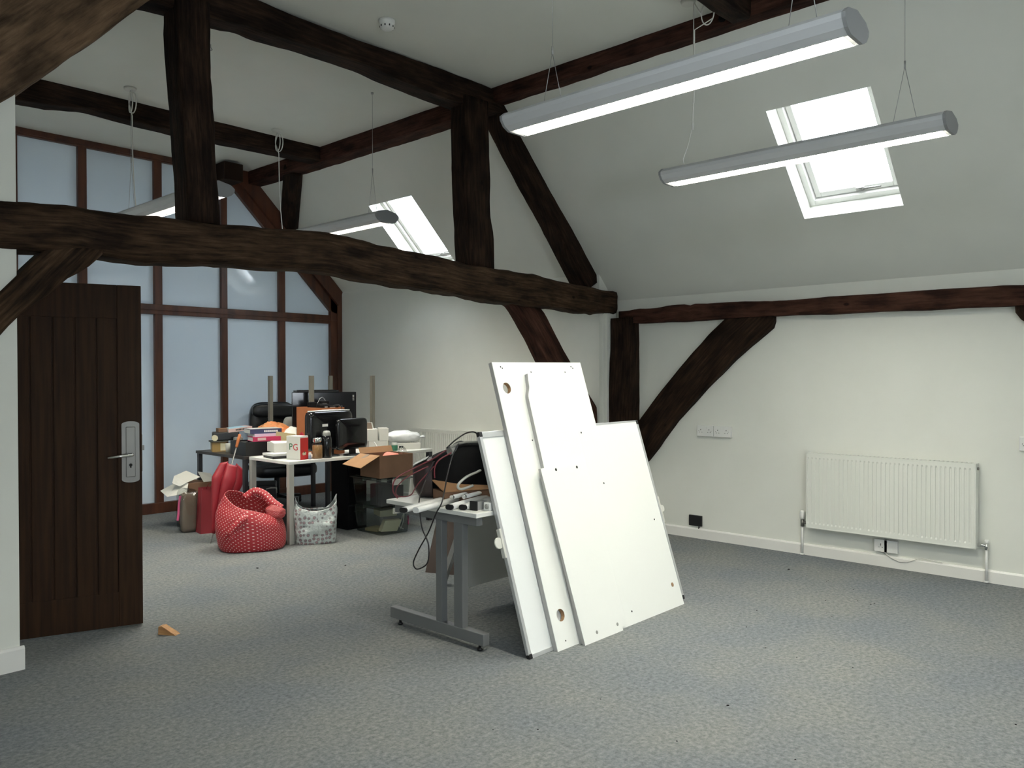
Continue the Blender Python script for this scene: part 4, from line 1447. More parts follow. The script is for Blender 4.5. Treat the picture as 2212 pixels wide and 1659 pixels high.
loft([(-0.13, 0.0, 0.245, 0.10, 0.0), (-0.09, 0.0, 0.262, 0.125, 0.0), (-0.03, 0.0, 0.285, 0.14, 0.0), (0.0, 0.0, 0.315, 0.145, 0.0), (0.06, 0.0, 0.335, 0.15, 0.0), (0.14, 0.0, 0.335, 0.15, 0.0), (0.22, 0.0, 0.325, 0.145, 0.0), (0.27, 0.0, 0.30, 0.12, 0.0)], M['matt_black'], 'body', hb, 0.5, 3.0)
loft([(-0.245, 0.085, 0.188, 0.07, -0.01), (-0.235, 0.045, 0.196, 0.085, -0.01), (-0.205, 0.0, 0.212, 0.10, -0.01), (-0.17, 0.0, 0.23, 0.115, -0.01), (-0.125, 0.0, 0.242, 0.12, -0.01)], M['bin_bag'], 'side_pocket', hb, 0.5, 7.0)
rim = MB()
rim.tube([(-0.03, -0.125, 0.288), (-0.005, -0.13, 0.318), (0.03, -0.13, 0.333), (0.08, -0.13, 0.343), (0.15, -0.13, 0.343), (0.24, -0.12, 0.330)], 0.0075, 8)
rim.build('rim', M['grey_plastic'], hb)
ppr = thing('paper_sheet', 'white paper edge sticking out at the left top of the holdall', 'paper', (3.41, 3.66, ZD), HBR)
MB().prism([(-0.245, -0.07, 0.197), (-0.165, -0.10, 0.238), (-0.15, 0.03, 0.243), (-0.235, 0.03, 0.200)], (0, 0, 0.004)).build('sheet', M['paper'], ppr)


def cable(name, label, pts, r, m, group=None, cat='cable'):
    """smooth cable through world points"""
    P = [Vector(p) for p in pts]
    out = []
    for i in range(len(P) - 1):
        p0, p1, p2, p3 = P[max(i - 1, 0)], P[i], P[i + 1], P[min(i + 2, len(P) - 1)]
        for k in range(8):
            t = k / 8
            out.append(0.5 * ((2 * p1) + (p2 - p0) * t + (2 * p0 - 5 * p1 + 4 * p2 - p3) * t * t + (3 * p1 - p0 - 3 * p2 + p3) * t ** 3))
    out.append(P[-1])
    c = sum(out, Vector()) / len(out)
    c.z = min(p.z for p in out)
    mb = MB()
    mb.tube(out, r, 7)
    o = mb.build(name, m, at=c)
    return tag(o, label, cat, group)


cable('cable', 'black cable looping down from the front desk almost to the floor', [(3.20, 3.60, 0.99), (3.15, 3.62, 0.88), (3.05, 3.56, 0.79), (2.99, 3.487, 0.722), (2.99, 3.467, 0.632), (2.99, 3.416, 0.555), (2.99, 3.415, 0.466), (2.99, 3.445, 0.424), (2.99, 3.517, 0.394), (2.99, 3.545, 0.427), (3.0, 3.508, 0.507), (3.005, 3.432, 0.613), (3.0, 3.361, 0.729), (3.02, 3.33, 0.80), (3.14, 3.42, 0.92), (3.22, 3.46, 1.03), (3.26, 3.45, 1.10)], 0.0042, M['black'])
cable('cable', 'dark red cable drooping over the left end of the holdall', [(3.37, 3.60, 1.07), (3.30, 3.62, 1.04), (3.24, 3.66, 0.995), (3.16, 3.74, 0.94), (3.07, 3.80, 0.88), (3.055, 3.81, 0.81), (3.075, 3.79, 0.762)], 0.0042, M['red_cable'])
cable('cable', 'second dark red cable hanging straight down the front of the holdall', [(3.40, 3.56, 1.07), (3.30, 3.57, 1.03), (3.22, 3.58, 0.995), (3.195, 3.59, 0.95), (3.195, 3.59, 0.89)], 0.0042, M['red_cable'])
cable('cable', 'thin brown cable looping left of the holdall over the desk edge', [(3.17, 3.62, 0.96), (3.08, 3.70, 0.90), (3.05, 3.76, 0.84), (3.07, 3.80, 0.79), (3.12, 3.82, 0.765), (3.16, 3.77, 0.775), (3.14, 3.68, 0.85), (3.20, 3.60, 0.96)], 0.0035, M['red_cable'])
cable('cable', 'black cable tangle looping above the rim of the holdall', [(3.30, 3.60, 1.06), (3.36, 3.58, 1.11), (3.44, 3.56, 1.15), (3.50, 3.54, 1.14), (3.49, 3.52, 1.05), (3.44, 3.52, 1.07), (3.38, 3.56, 1.10), (3.32, 3.58, 1.07)], 0.0045, M['black'])
cable('cable', 'black cable hanging from the holdall rim behind the whiteboard', [(3.50, 3.52, 1.08), (3.58, 3.48, 1.13), (3.63, 3.44, 1.12), (3.64, 3.43, 1.05)], 0.0045, M['black'])
cable('hose', 'grey ribbed hose curving out of the holdall above the flat box', [(3.47, 3.46, 0.929), (3.38, 3.42, 0.922), (3.29, 3.41, 0.905), (3.23, 3.41, 0.875), (3.215, 3.41, 0.852), (3.24, 3.41, 0.836), (3.29, 3.40, 0.843), (3.32, 3.39, 0.852)], 0.008, M['pale_plastic'], cat='hose')
cn = thing('connector', 'grey plug connector lying on the flat cardboard box', 'connector', (3.535, 3.39, 0.868), face(3.5, 3.4) - RD(25))
MB().box(-0.035, 0.04, -0.02, 0.02, 0.0, 0.034, 0.004).build('shell', M['pale_plastic'], cn)
MB().box(0.038, 0.052, -0.024, 0.024, -0.002, 0.037, 0.003).build('flange', M['grey_plastic'], cn)
rollp = thing('cable_roll', 'grey roll of wrapped cable on the left shoulder of the holdall', 'roll', (3.34, 3.585, 1.015), face(3.3, 3.5) + RD(40))
MB().tube([(-0.03, 0, 0.03), (0.035, 0, 0.035)], 0.028, 14).build('roll', M['grey_plastic'], rollp)
ps = thing('power_adapter', 'grey power adapter resting on the holdall beside the whiteboard', 'adapter', (3.555, 3.53, 1.083), face(3.5, 3.5))
MB().box(-0.04, 0.04, -0.025, 0.025, 0.0, 0.05, 0.005).build('casing', M['grey_plastic'], ps)

# under the front desk: leaning brown panel and a folded grey leg
pn = thing('wooden_panel', 'brown wooden panel leaning upright under the front desk', 'panel', (4.03, 4.64, 0.0))
m_ = MB()
m_.prism([(0, 0, 0), (0.10, -0.245, 0), (0.52, -0.05, 0.52), (0.27, 0.12, 0.50)], (0.012, 0.008, 0))
m_.build('sheet', M['panel_brown'], pn)
fl_ = thing('folded_leg', 'grey slanting metal leg standing behind the desk posts', 'table leg', (3.845, 4.25, 0.0))
MB().bar((0, 0, 0.0), (0.275, 0, 0.55), 0.045, 0.03).build('bar', M['grey_metal'], fl_)

# ------------------------------------------------------------ far desks
ZT = 0.74
da = thing('desk', 'white rectangular desk with light square legs, red bag before it', 'desk', (4.70, 6.63, 0))
lp(MB().box(3.87, 5.56, 6.28, 6.98, 0.712, ZT, 0.003), 'desktop', M['desk_white'], da)
for x, y in ((3.895, 6.305), (3.895, 6.955), (5.535, 6.305), (5.535, 6.955)):
    lp(MB().box(x - 0.024, x + 0.024, y - 0.024, y + 0.024, 0.0, 0.713, 0.002), 'leg', M['leg_grey'] if x < 5 else M['dark_leg'], da)
db = thing('desk', 'dark brown table with thin dark legs behind the white desk', 'table', (4.5, 7.5, 0))
lp(MB().box(3.83, 5.47, 7.0, 7.98, 0.712, ZT, 0.003), 'tabletop', M['brown_top'], db)
for x, y in ((3.86, 7.03), (3.86, 7.95), (5.44, 7.03), (5.21, 7.95), (4.83, 7.10)):
    lp(MB().box(x - 0.02, x + 0.02, y - 0.02, y + 0.02, 0.0, 0.713, 0.002), 'leg', M['dark_leg'], db)
lp(MB().box(3.86, 5.44, 7.02, 7.04, 0.672, 0.712), 'apron', M['dark_leg'], db)
iv = thing('upturned_table', 'small table lying upside down on the desks, four beige legs in the air', 'table', (4.99, 7.44, ZT))
lp(MB().box(4.57, 5.41, 7.015, 7.87, ZT + 0.0005, ZT + 0.026, 0.002), 'tabletop', M['desk_white'], iv)
for x, y in ((4.605, 7.05), (4.605, 7.84), (5.375, 7.05), (5.375, 7.84)):
    lp(MB().box(x - 0.02, x + 0.02, y - 0.02, y + 0.02, ZT + 0.026, 1.505, 0.002), 'leg', M['leg_beige'], iv)
ZI = ZT + 0.0265


def cuboid(w, d, h, bev=0.002, z0=0.0):
    return MB().box(-w / 2, w / 2, -d / 2, d / 2, z0, z0 + h, bev)


# tea box
tea = thing('tea_box', 'tall white and red tea box on the front corner of the white desk', 'box', (4.05, 6.435, ZT), RD(16))
cuboid(0.105, 0.165, 0.215).build('carton', M['card_white'], tea)
MB().box(-0.0525, 0.0525, -0.0835, -0.0822, 0.001, 0.198).build('red_face', M['red_card'], tea)
T1 = Matrix.Translation
RL = Matrix.Rotation(RD(90), 4, 'X')
RW = Matrix.Rotation(RD(-90), 4, 'Z') @ RL        # lettering on the local -x face
text_mesh('letter_p', 'P', 0.085, M['green_ink'], tea, T1((-0.0532, 0.030, 0.115)) @ RW)
text_mesh('letter_g', 'G', 0.085, M['red_ink'], tea, T1((-0.0532, -0.026, 0.112)) @ RW)
cup = MB()
cup.prism([(-0.018, -0.0842, 0.040), (0.018, -0.0842, 0.040), (0.024, -0.0842, 0.066), (-0.024, -0.0842, 0.066)], (0, -0.0006, 0))
cup.tube([(-0.022, -0.0845, 0.060), (-0.032, -0.0845, 0.056), (-0.030, -0.0845, 0.046), (-0.019, -0.0845, 0.044)], 0.0015, 5)
cup.build('cup_print', M['cream'], tea)
MB().prism([(-0.004, -0.0848, 0.058), (0.010, -0.0848, 0.066), (0.004, -0.0848, 0.078), (-0.006, -0.0848, 0.070)], (0, -0.0005, 0)).build('leaf_print', M['green_ink'], tea)

jar = thing('coffee_jar', 'glass jar of brown coffee with a shiny lid', 'jar', (4.205, 6.345, ZT), 0)
MB().lathe([(0.040, 0.004), (0.045, 0.008), (0.045, 0.118), (0.038, 0.126)], seg=24).build('coffee', M['coffee'], jar)
MB().lathe([(0.043, 0.0), (0.0485, 0.005), (0.0485, 0.125), (0.046, 0.142), (0.036, 0.156), (0.034, 0.160)], seg=28).build('glass', M['jar_glass'], jar)
MB().lathe([(0.040, 0.152), (0.042, 0.155), (0.042, 0.188), (0.038, 0.193), (0.0001, 0.1935)], seg=28).build('lid', M['chrome'], jar)
pot = thing('small_bottle', 'tiny white bottle between tea box and coffee jar', 'bottle', (4.125, 6.345, ZT))
MB().lathe([(0.013, 0.0), (0.0145, 0.004), (0.0145, 0.022), (0.0145, 0.034), (0.010, 0.040)], seg=18).build('body', M['blue_grey'], pot)
MB().lathe([(0.011, 0.036), (0.014, 0.040), (0.014, 0.056), (0.010, 0.062), (0.0001, 0.063)], seg=18).build('cap', M['white_plastic'], pot)
fk = thing('flask', 'black flask standing behind the coffee jar', 'flask', (4.305, 6.345, ZT))
MB().lathe([(0.046, 0.0), (0.050, 0.006), (0.050, 0.175), (0.040, 0.205), (0.034, 0.212)], seg=28).build('body', M['gloss_black'], fk)
MB().lathe([(0.037, 0.205), (0.038, 0.208), (0.036, 0.232), (0.028, 0.250), (0.0001, 0.254)], seg=24).build('stopper', M['grey_plastic'], fk)


def monitor(label, x, y, z, rot, w, h, d, gloss, foot=True):
    """seen from the back"""
    root = thing('monitor', label, 'monitor', (x, y, z), rot)
    z0 = 0.055
    mb = MB()

    def fn(u, v):
        th = 2 * math.pi * u
        c, s_ = math.cos(th), math.sin(th)
        k = (1.0, 1.0, 0.985, 0.955, 0.88, 0.45, 0.0)[min(int(v * 6.001), 6)]
        dep = (0.0, 0.45, 0.65, 0.80, 0.93, 0.985, 1.0)[min(int(v * 6.001), 6)]
        return (w / 2 * k * math.copysign(abs(c) ** 0.22, c), d / 2 - d * dep, z0 + h / 2 + h / 2 * k * math.copysign(abs(s_) ** 0.22, s_))
    mb.grid(fn, 48, 6, closed_u=True)
    mb.box(-w / 2 + 0.012, w / 2 - 0.012, d / 2 - 0.006, d / 2, z0 + 0.012, z0 + h - 0.012)
    mb.build('casing', gloss, root)
    st = MB()
    st.box(-0.035, 0.035, -0.012, 0.012, 0.008, z0 + 0.10, 0.004)
    st.build('stand', M['black'], root)
    MB().lathe([(0.085, 0.0), (0.09, 0.005), (0.08, 0.012), (0.03, 0.016)], seg=28).build('foot', M['black'], root)
    return root


m1 = monitor('larger black monitor seen from behind with a white sticker', 4.43, 6.468, ZT, RD(5), 0.53, 0.375, 0.08, M['gloss_black'])
MB().box(-0.125, -0.06, -0.0408, -0.0360, 0.285, 0.31).build('sticker', M['paper'], m1)
mt_ = MB()
mt_.tube([(-0.25, 0.015, 0.4305), (0.0, 0.010, 0.4325), (0.25, 0.015, 0.4305)], [0.006, 0.009, 0.006], 8)
mt_.build('top_glint', M['white_plastic'], m1)  # white bar stands in for the lamp reflection along the top edge
m2 = monitor('smaller black monitor seen from behind at the desk front', 4.615, 6.372, ZT, RD(5), 0.375, 0.30, 0.045, M['gloss_black'])
text_mesh('maker_mark', '\u25ac\u25ac\u25ac', 0.03, M['grey_plastic'], m2, T1((0.03, -0.0252, 0.225)) @ RL) if False else None

tv = thing('television', 'wide black flat screen at the back of the pile', 'television', (4.90, 7.26, ZI), RD(-27))
MB().box(-0.335, 0.335, -0.02, 0.025, 0.10, 0.565, 0.006).build('screen', M['gloss_black'], tv)
MB().box(-0.10, 0.10, -0.08, 0.08, 0.0, 0.014, 0.004).build('foot', M['black'], tv)
MB().box(-0.03, 0.03, -0.01, 0.02, 0.012, 0.12).build('neck', M['black'], tv)
bt = MB()
for k in range(4):
    bt.box(0.295, 0.312, -0.0215, -0.0198, 0.475 + k * 0.016, 0.483 + k * 0.016)
bt.build('button_marks', M['grey_plastic'], tv)
kb = thing('keyboard', 'black keyboard lying on top of the wide screen', 'keyboard', (4.83, 7.29, ZI + 0.566), RD(-20))
MB().prism([(-0.22, -0.06, 0.0), (0.22, -0.06, 0.0), (0.24, 0.08, 0.0), (-0.23, 0.08, 0.0)], (0, 0, 0.018)).build('body', M['black'], kb)
ks = MB()
for r_ in range(5):
    for c_ in range(15):
        ks.box(-0.20 + c_ * 0.027, -0.178 + c_ * 0.027, -0.045 + r_ * 0.022, -0.027 + r_ * 0.022, 0.018, 0.023)
tag(ks.build('keys', M['matt_black'], kb), kind='stuff')

cbx = thing('cardboard_box', 'orange-brown cardboard box heaped with black gadgets in mid pile', 'box', (4.5325, 6.785, ZT), 0)
hb_ = 0.455
m_ = MB()
for a, b, c, d in ((-0.13, 0.13, -0.22, -0.215), (-0.13, 0.13, 0.215, 0.22), (-0.13, -0.125, -0.215, 0.215), (0.125, 0.13, -0.215, 0.215)):
    m_.box(a, b, c, d, 0, hb_)
m_.box(-0.125, 0.125, -0.215, 0.215, 0.0, 0.005)
m_.box(-0.125, 0.125, -0.215, 0.215, hb_ - 0.06, hb_ - 0.055)
m_.build('carton', M['card_orange'], cbx)
random.seed(11)
gl = 'black electronic gadget heaped in the orange-brown cardboard box'
GX, GY = -0.1325, -0.185
for k, (gx, gy, gr, gw, gd, gh) in enumerate([(4.61, 6.82, 20, 0.09, 0.05, 0.085), (4.72, 6.83, -35, 0.10, 0.05, 0.075), (4.66, 6.92, 10, 0.12, 0.06, 0.090), (4.62, 7.03, 60, 0.12, 0.06, 0.105), (4.73, 7.0, -15, 0.09, 0.06, 0.115), (4.67, 7.12, 30, 0.12, 0.05, 0.10)]):
    g = thing('gadget', gl, 'gadget', (gx + GX, gy + GY, ZT + hb_ - 0.055), RD(gr), 'gadgets in the cardboard box')
    cuboid(gw, gd, gh, 0.008).build('casing', M['matt_black'], g)
    MB().box(-gw * 0.3, gw * 0.2, -gd * 0.52, -gd * 0.50, gh * 0.55, gh * 0.8).build('display', M['grey_plastic'], g)
ZR = ZT + hb_
cable('cable', 'black lead looping over the right edge of the gadget box', [(4.5675, 6.6150, ZR + 0.02), (4.6075, 6.5700, ZR + 0.02), (4.6225, 6.5500, ZR - 0.02), (4.6175, 6.5500, ZR - 0.05), (4.6475, 6.5500, ZR - 0.04), (4.6425, 6.5850, ZR + 0.02)], 0.003, M['black'])
cable('cable', 'thin grey lead arching above the gadget box against the screen', [(4.4875, 6.7650, ZR + 0.04), (4.5375, 6.7950, ZR + 0.085), (4.5875, 6.8150, ZR + 0.09), (4.6175, 6.7950, ZR + 0.03)], 0.0025, M['grey_plastic'])

# white boxes
wl_ = lambda nm, lab, x, y, z, w, d, h, r: simple(nm, lab, 'box', cuboid(w, d, h), M['card_white'], (x, y, z), r)
wl_('white_box', 'lower white box of the small stack right of the monitors', 5.035, 6.525, ZT, 0.19, 0.13, 0.108, RD(-30))
wl_('white_box', 'upper left white box of the small stack right of the monitors', 4.98, 6.55, ZT + 0.1085, 0.105, 0.12, 0.118, RD(-30))
wl_('white_box', 'upper right white box of the small stack right of the monitors', 5.08, 6.49, ZT + 0.1085, 0.092, 0.12, 0.126, RD(-30))
for k, (dx, m_k, lab) in enumerate([(-0.030, 'brown_paper', 'dark-covered booklet leaning on the white box stack'), (0.0, 'paper', 'middle white booklet leaning on the white box stack'), (0.030, 'paper', 'rightmost white booklet leaning on the white box stack')]):
    b_ = MB()
    b_.prism([(-0.04, -0.004, 0.0), (0.04, -0.004, 0.0), (0.025, -0.004, 0.062), (-0.055, -0.004, 0.066)], (0, 0.007, 0))
    simple('booklet', lab, 'booklet', b_, M[m_k], (4.975 + dx, 6.55 + 0.03 * k, ZT + 0.2270), RD(-35 + 10 * k), 'booklets on the white boxes')
simple('cream_carton', 'small cream carton with a red end behind the green jar', 'carton', cuboid(0.09, 0.06, 0.185), M['cream'], (5.22, 6.66, ZT), RD(-30))
gj = thing('jar', 'small jar with a green label beside the white boxes', 'jar', (5.17, 6.42, ZT))
MB().lathe([(0.031, 0.0), (0.033, 0.004), (0.033, 0.052), (0.028, 0.060)], seg=22).build('label', M['green_label'], gj)
MB().lathe([(0.029, 0.056), (0.031, 0.060), (0.031, 0.078), (0.027, 0.082), (0.0001, 0.083)], seg=22).build('lid', M['pale_plastic'], gj)
lb_ = thing('long_box', 'long low white box under the plastic bag on the desk', 'box', (5.38, 6.47, ZT), RD(-22))
cuboid(0.26, 0.10, 0.062).build('carton', M['card_white'], lb_)
MB().box(-0.105, -0.060, -0.0512, -0.0499, 0.020, 0.038).build('slot', M['matt_black'], lb_)
pb = thing('plastic_bag', 'puffed white plastic bag at the right end of the white desk', 'bag', (5.40, 6.56, ZT + 0.0625), RD(-28))
sf = superblob(0.36, 0.22, 0.12, 0.9, 0.85, 3, 0.05, 0.16)
blob(sf, 72, 32).build('body', M['bag_white'], pb)
m_ = MB()
m_.grid(lambda u, v: (0.165 + 0.06 * u, (v - 0.5) * (0.05 + 0.05 * u), 0.055 + 0.015 * math.sin(v * 9) * u), 6, 8)
m_.build('neck', M['bag_white'], pb, thick=0.002)

# charger cable over the front edge
cable('charger_cable', 'white charger cable hanging over the front edge of the desk', [(4.93, 6.44, ZT + 0.10), (4.90, 6.36, ZT + 0.06), (4.84, 6.30, ZT + 0.03), (4.83, 6.262, ZT + 0.005), (4.855, 6.245, 0.70), (4.875, 6.24, 0.64), (4.872, 6.235, 0.60)], 0.006, M['cable_white'])
cable('charger_cable', 'white charger cable coiled on the desk edge near the white boxes', [(4.93, 6.44, ZT + 0.01), (4.87, 6.36, ZT + 0.015), (4.80, 6.33, ZT + 0.02), (4.75, 6.32, ZT + 0.008), (4.80, 6.30, ZT + 0.006), (4.95, 6.32, ZT + 0.006), (5.02, 6.36, ZT + 0.03), (5.0, 6.42, ZT + 0.06)], 0.004, M['cable_white'])
pg = thing('plug', 'white mains plug dangling below the front edge of the desk', 'plug', (4.87, 6.235, 0.545), face(4.87, 6.2) + RD(12))
MB().box(-0.024, 0.024, -0.018, 0.010, 0.0, 0.052, 0.007).build('body', M['white_plastic'], pg)
pr_ = MB()
pr_.box(0.008, 0.013, 0.009, 0.026, 0.010, 0.018)
pr_.box(-0.013, -0.008, 0.009, 0.026, 0.010, 0.018)
pr_.box(-0.002, 0.002, 0.009, 0.028, 0.032, 0.040)
pr_.build('pins', M['chrome'], pg)

# carton, binder, papers
ct_ = thing('white_carton', 'low white carton left of the tea box', 'box', (4.13, 6.80, ZT + 0.0455), RD(-12))
cuboid(0.25, 0.20, 0.085).build('carton', M['card_white'], ct_)
m_ = MB()
m_.poly([(-0.125, -0.10, 0.0865), (0.125, -0.10, 0.0865), (0.125, 0.02, 0.094), (-0.125, 0.02, 0.098)])
m_.poly([(-0.125, 0.10, 0.0865), (0.125, 0.10, 0.0865), (0.11, 0.03, 0.090), (-0.10, 0.04, 0.102)])
m_.build('flaps', M['paper'], ct_, thick=0.002)
simple('laptop', 'black closed laptop under the papers on the white desk', 'laptop', cuboid(0.34, 0.25, 0.024, 0.005), M['black'], (4.08, 6.68, ZT), RD(-10))
simple('paper_stack', 'small stack of white papers on the black laptop', 'papers', cuboid(0.30, 0.21, 0.020, 0.0), M['paper'], (4.06, 6.70, ZT + 0.0245), RD(-2))

# tray with books
tr = thing('black_crate', 'black plastic crate at the left edge of the desks', 'crate', (4.10, 7.19, ZT), RD(-4))
m_ = MB()
for a, b, c, d in ((-0.22, 0.22, -0.17, -0.164), (-0.22, 0.22, 0.164, 0.17), (-0.22, -0.214, -0.164, 0.164), (0.214, 0.22, -0.164, 0.164)):
    m_.box(a, b, c, d, 0, 0.13)
m_.box(-0.214, 0.214, -0.164, 0.164, 0, 0.006)
m_.box(-0.214, 0.214, -0.164, 0.164, 0.10, 0.105)
m_.build('body', M['black'], tr)


def book(label, x, y, z, r, w, d, h, cover, tilt=0.0, group='books on the crate'):
    root = thing('book', label, 'book', (x, y, z), r, group)
    root.rotation_euler = (0, tilt, r)
    c_ = MB()
    c_.box(-w / 2, w / 2, -d / 2, d / 2, 0, 0.004)
    c_.box(-w / 2, w / 2, -d / 2, d / 2, h - 0.004, h)
    c_.box(-w / 2, w / 2, -d / 2, -d / 2 + 0.004, 0.004, h - 0.004)
    c_.build('cover', cover, root)
    MB().box(-w / 2 + 0.004, w / 2 - 0.004, -d / 2 + 0.004, d / 2 - 0.005, 0.004, h - 0.004).build('pages', M['paper'], root)
    return root


b1 = book('red-pink book with a pale spine label, lowest on the black crate', 4.11, 7.12, ZT + 0.131, RD(-14), 0.27, 0.20, 0.044, M['pink_book'])
MB().box(-0.09, -0.01, -0.1012, -0.0998, 0.010, 0.036).build('spine_label', M['rose_book'], b1)
b2 = book('lilac and white book lying on the red-pink book', 4.13, 7.14, ZT + 0.1755, RD(-8), 0.28, 0.20, 0.026, M['lilac_book'])
b3 = book('dark blue book with a grey cover on top of the crate stack', 4.13, 7.18, ZT + 0.2020, RD(-12), 0.31, 0.21, 0.046, M['blue_book'])
MB().box(-0.155, 0.155, -0.105, 0.105, 0.0462, 0.0475).build('top_cover', M['grey_book'], b3)
sp2 = MB()
for k in range(7):
    sp2.box(-0.02 + k * 0.020, -0.006 + k * 0.020, -0.1062, -0.1048, 0.014, 0.032)
sp2.build('spine_lettering', M['paper'], b3)

# left end of the brown table
yb1 = thing('storage_tub', 'ochre plastic tub with a dark lid at the left table end', 'tub', (3.955, 7.74, ZT), RD(-20))
m_ = MB()
m_.prism([(-0.068, -0.07, 0), (0.068, -0.07, 0), (0.068, 0.07, 0), (-0.068, 0.07, 0)], (0, 0, 0.095))
m_.build('body', M['ochre'], yb1)
MB().box(-0.085, 0.085, -0.085, 0.085, 0.095, 0.107, 0.003).build('lid', M['olive_dark'], yb1)
MB().box(0.01, 0.060, -0.0715, -0.0698, 0.01, 0.085).build('label', M['cream'], yb1)
simple('case', 'black case lying on the ochre tub', 'case', cuboid(0.26, 0.16, 0.085, 0.01), M['black'], (4.03, 7.735, ZT + 0.108), RD(-25))
rl_ = thing('tape_roll', 'cream roll of tape on the left end of the tub lid', 'tape', (3.895, 7.70, ZT + 0.1085), RD(-20))
MB().tube([(0, -0.02, 0.030), (0, 0.02, 0.030)], 0.030, 16).build('roll', M['cream'], rl_)
simple('cardboard_block', 'brown corrugated cardboard block on the black case', 'cardboard', cuboid(0.10, 0.12, 0.038, 0.001), M['card_dark'], (4.00, 7.745, ZT + 0.1935), RD(-15))
b4 = book('pink book with a light blue cover on top of the black case', 4.15, 7.72, ZT + 0.199, RD(-6), 0.25, 0.18, 0.036, M['rose_book'], tilt=RD(-5), group='books on the black case')
MB().box(-0.125, 0.08, -0.09, 0.09, 0.0362, 0.0372).build('top_cover', M['sky_book'], b4)
sp2 = MB()
for k in range(8):
    sp2.box(-0.05 + k * 0.015, -0.039 + k * 0.015, -0.0912, -0.0898, 0.010, 0.026)
sp2.build('spine_lettering', M['brown_top'], b4)
tn = thing('tin', 'tall grey tin with a red base on the dark table', 'tin', (4.02, 7.46, ZT))
MB().lathe([(0.045, 0.022), (0.045, 0.148), (0.041, 0.153), (0.0001, 0.154)], seg=24).build('body', M['tin_grey'], tn)
MB().lathe([(0.044, 0.0), (0.047, 0.004), (0.047, 0.022), (0.045, 0.024)], seg=24).build('base', M['tin_red'], tn)
tn2 = thing('jar', 'shorter glass jar right of the tall grey tin', 'jar', (4.02, 7.34, ZT))
MB().lathe([(0.033, 0.0), (0.036, 0.004), (0.036, 0.085), (0.031, 0.098)], seg=22).build('body', M['tin_grey'], tn2)
MB().lathe([(0.033, 0.096), (0.034, 0.098), (0.034, 0.116), (0.0001, 0.118)], seg=22).build('lid', M['steel'], tn2)
MB().lathe([(0.0365, 0.048), (0.0365, 0.075)], seg=22).build('label', M['ochre'], tn2)
simple('pot', 'small pale pot left of the tall grey tin', 'pot', MB().lathe([(0.022, 0), (0.026, 0.05), (0.027, 0.085), (0.022, 0.09)], seg=18), M['pale_plastic'], (3.96, 7.55, ZT))

# cloths and folder
oc = thing('orange_cloth', 'crumpled orange cloth in the middle of the pile', 'cloth', (4.39, 7.44, ZT), RD(-25))
blob(superblob(0.30, 0.24, 0.26, 0.8, 0.9, 8, 0.08, 0.38), 72, 36).build('cloth', M['orange_cloth'], oc)
wc = thing('white_cloth', 'crumpled white cloth left of the cardboard box', 'cloth', (4.42, 7.12, ZT), RD(-25))
blob(superblob(0.20, 0.18, 0.21, 0.8, 0.9, 21, 0.08, 0.45), 64, 32).build('cloth', M['white_cloth'], wc)
rc = thing('red_cloth', 'small red cloth tucked against the cardboard box', 'cloth', (4.455, 6.93, ZT), RD(-20))
blob(superblob(0.11, 0.12, 0.22, 0.8, 0.9, 31, 0.08, 0.4), 48, 28).build('cloth', M['red_cloth'], rc)
fo = thing('folder', 'beige card folder propped up behind the white carton', 'folder', (4.25, 6.96, ZT + 0.03), RD(-20))
m_ = MB()
m_.prism([(-0.10, 0.0, 0.0), (0.12, 0.02, 0.0), (0.11, 0.07, 0.155), (-0.08, 0.05, 0.19)], (0, 0.006, 0))
m_.build('cover', M['beige'], fo)
simple('note_pad', 'small white note pad right of the beige folder', 'pad', cuboid(0.07, 0.012, 0.10, 0.001), M['paper'], (4.33, 6.90, ZT + 0.08 - 0.08), RD(-20))

# office chair
ch = thing('office_chair', 'black leather office chair behind the far desks', 'chair', (5.0, 8.38, 0), RD(-20))


def pad(w, d, h, e=0.35):
    sg = lambda v, ee: math.copysign(abs(v) ** ee, v)

    def fn(u, v):
        th = 2 * math.pi * u
        ph = math.pi * (v - 0.5)
        return (w / 2 * sg(math.cos(ph), e) * sg(math.cos(th), e), d / 2 * sg(math.cos(ph), e) * sg(math.sin(th), e), h / 2 + h / 2 * sg(math.sin(ph), 0.6))
    return fn


o = blob(pad(0.54, 0.16, 0.62), 48, 24).build('backrest', M['leather'], ch)
o.location = (0, 0.22, 0.575)
o.rotation_euler = (RD(-6), 0, 0)
o = blob(pad(0.50, 0.12, 0.17, 0.5), 40, 16).build('headrest', M['leather'], ch)
o.location = (0, 0.165, 1.01)
o = blob(pad(0.72, 0.58, 0.17), 48, 20).build('seat', M['leather'], ch)
o.location = (0.06, -0.04, 0.34)
for s_ in (-1, 1):
    a_ = MB()
    a_.tube([(s_ * 0.30, 0.16, 0.42), (s_ * 0.335, 0.10, 0.50), (s_ * 0.34, 0.02, 0.60), (s_ * 0.335, -0.12, 0.62), (s_ * 0.325, -0.22, 0.58), (s_ * 0.30, -0.24, 0.44)], [0.02, 0.022, 0.024, 0.024, 0.022, 0.02], 10)
    a_.build('arm', M['gloss_black'], ch)
c_ = MB()
c_.tube([(0, 0, 0.10), (0, 0, 0.38)], 0.030, 14)
c_.build('column', M['black'], ch)
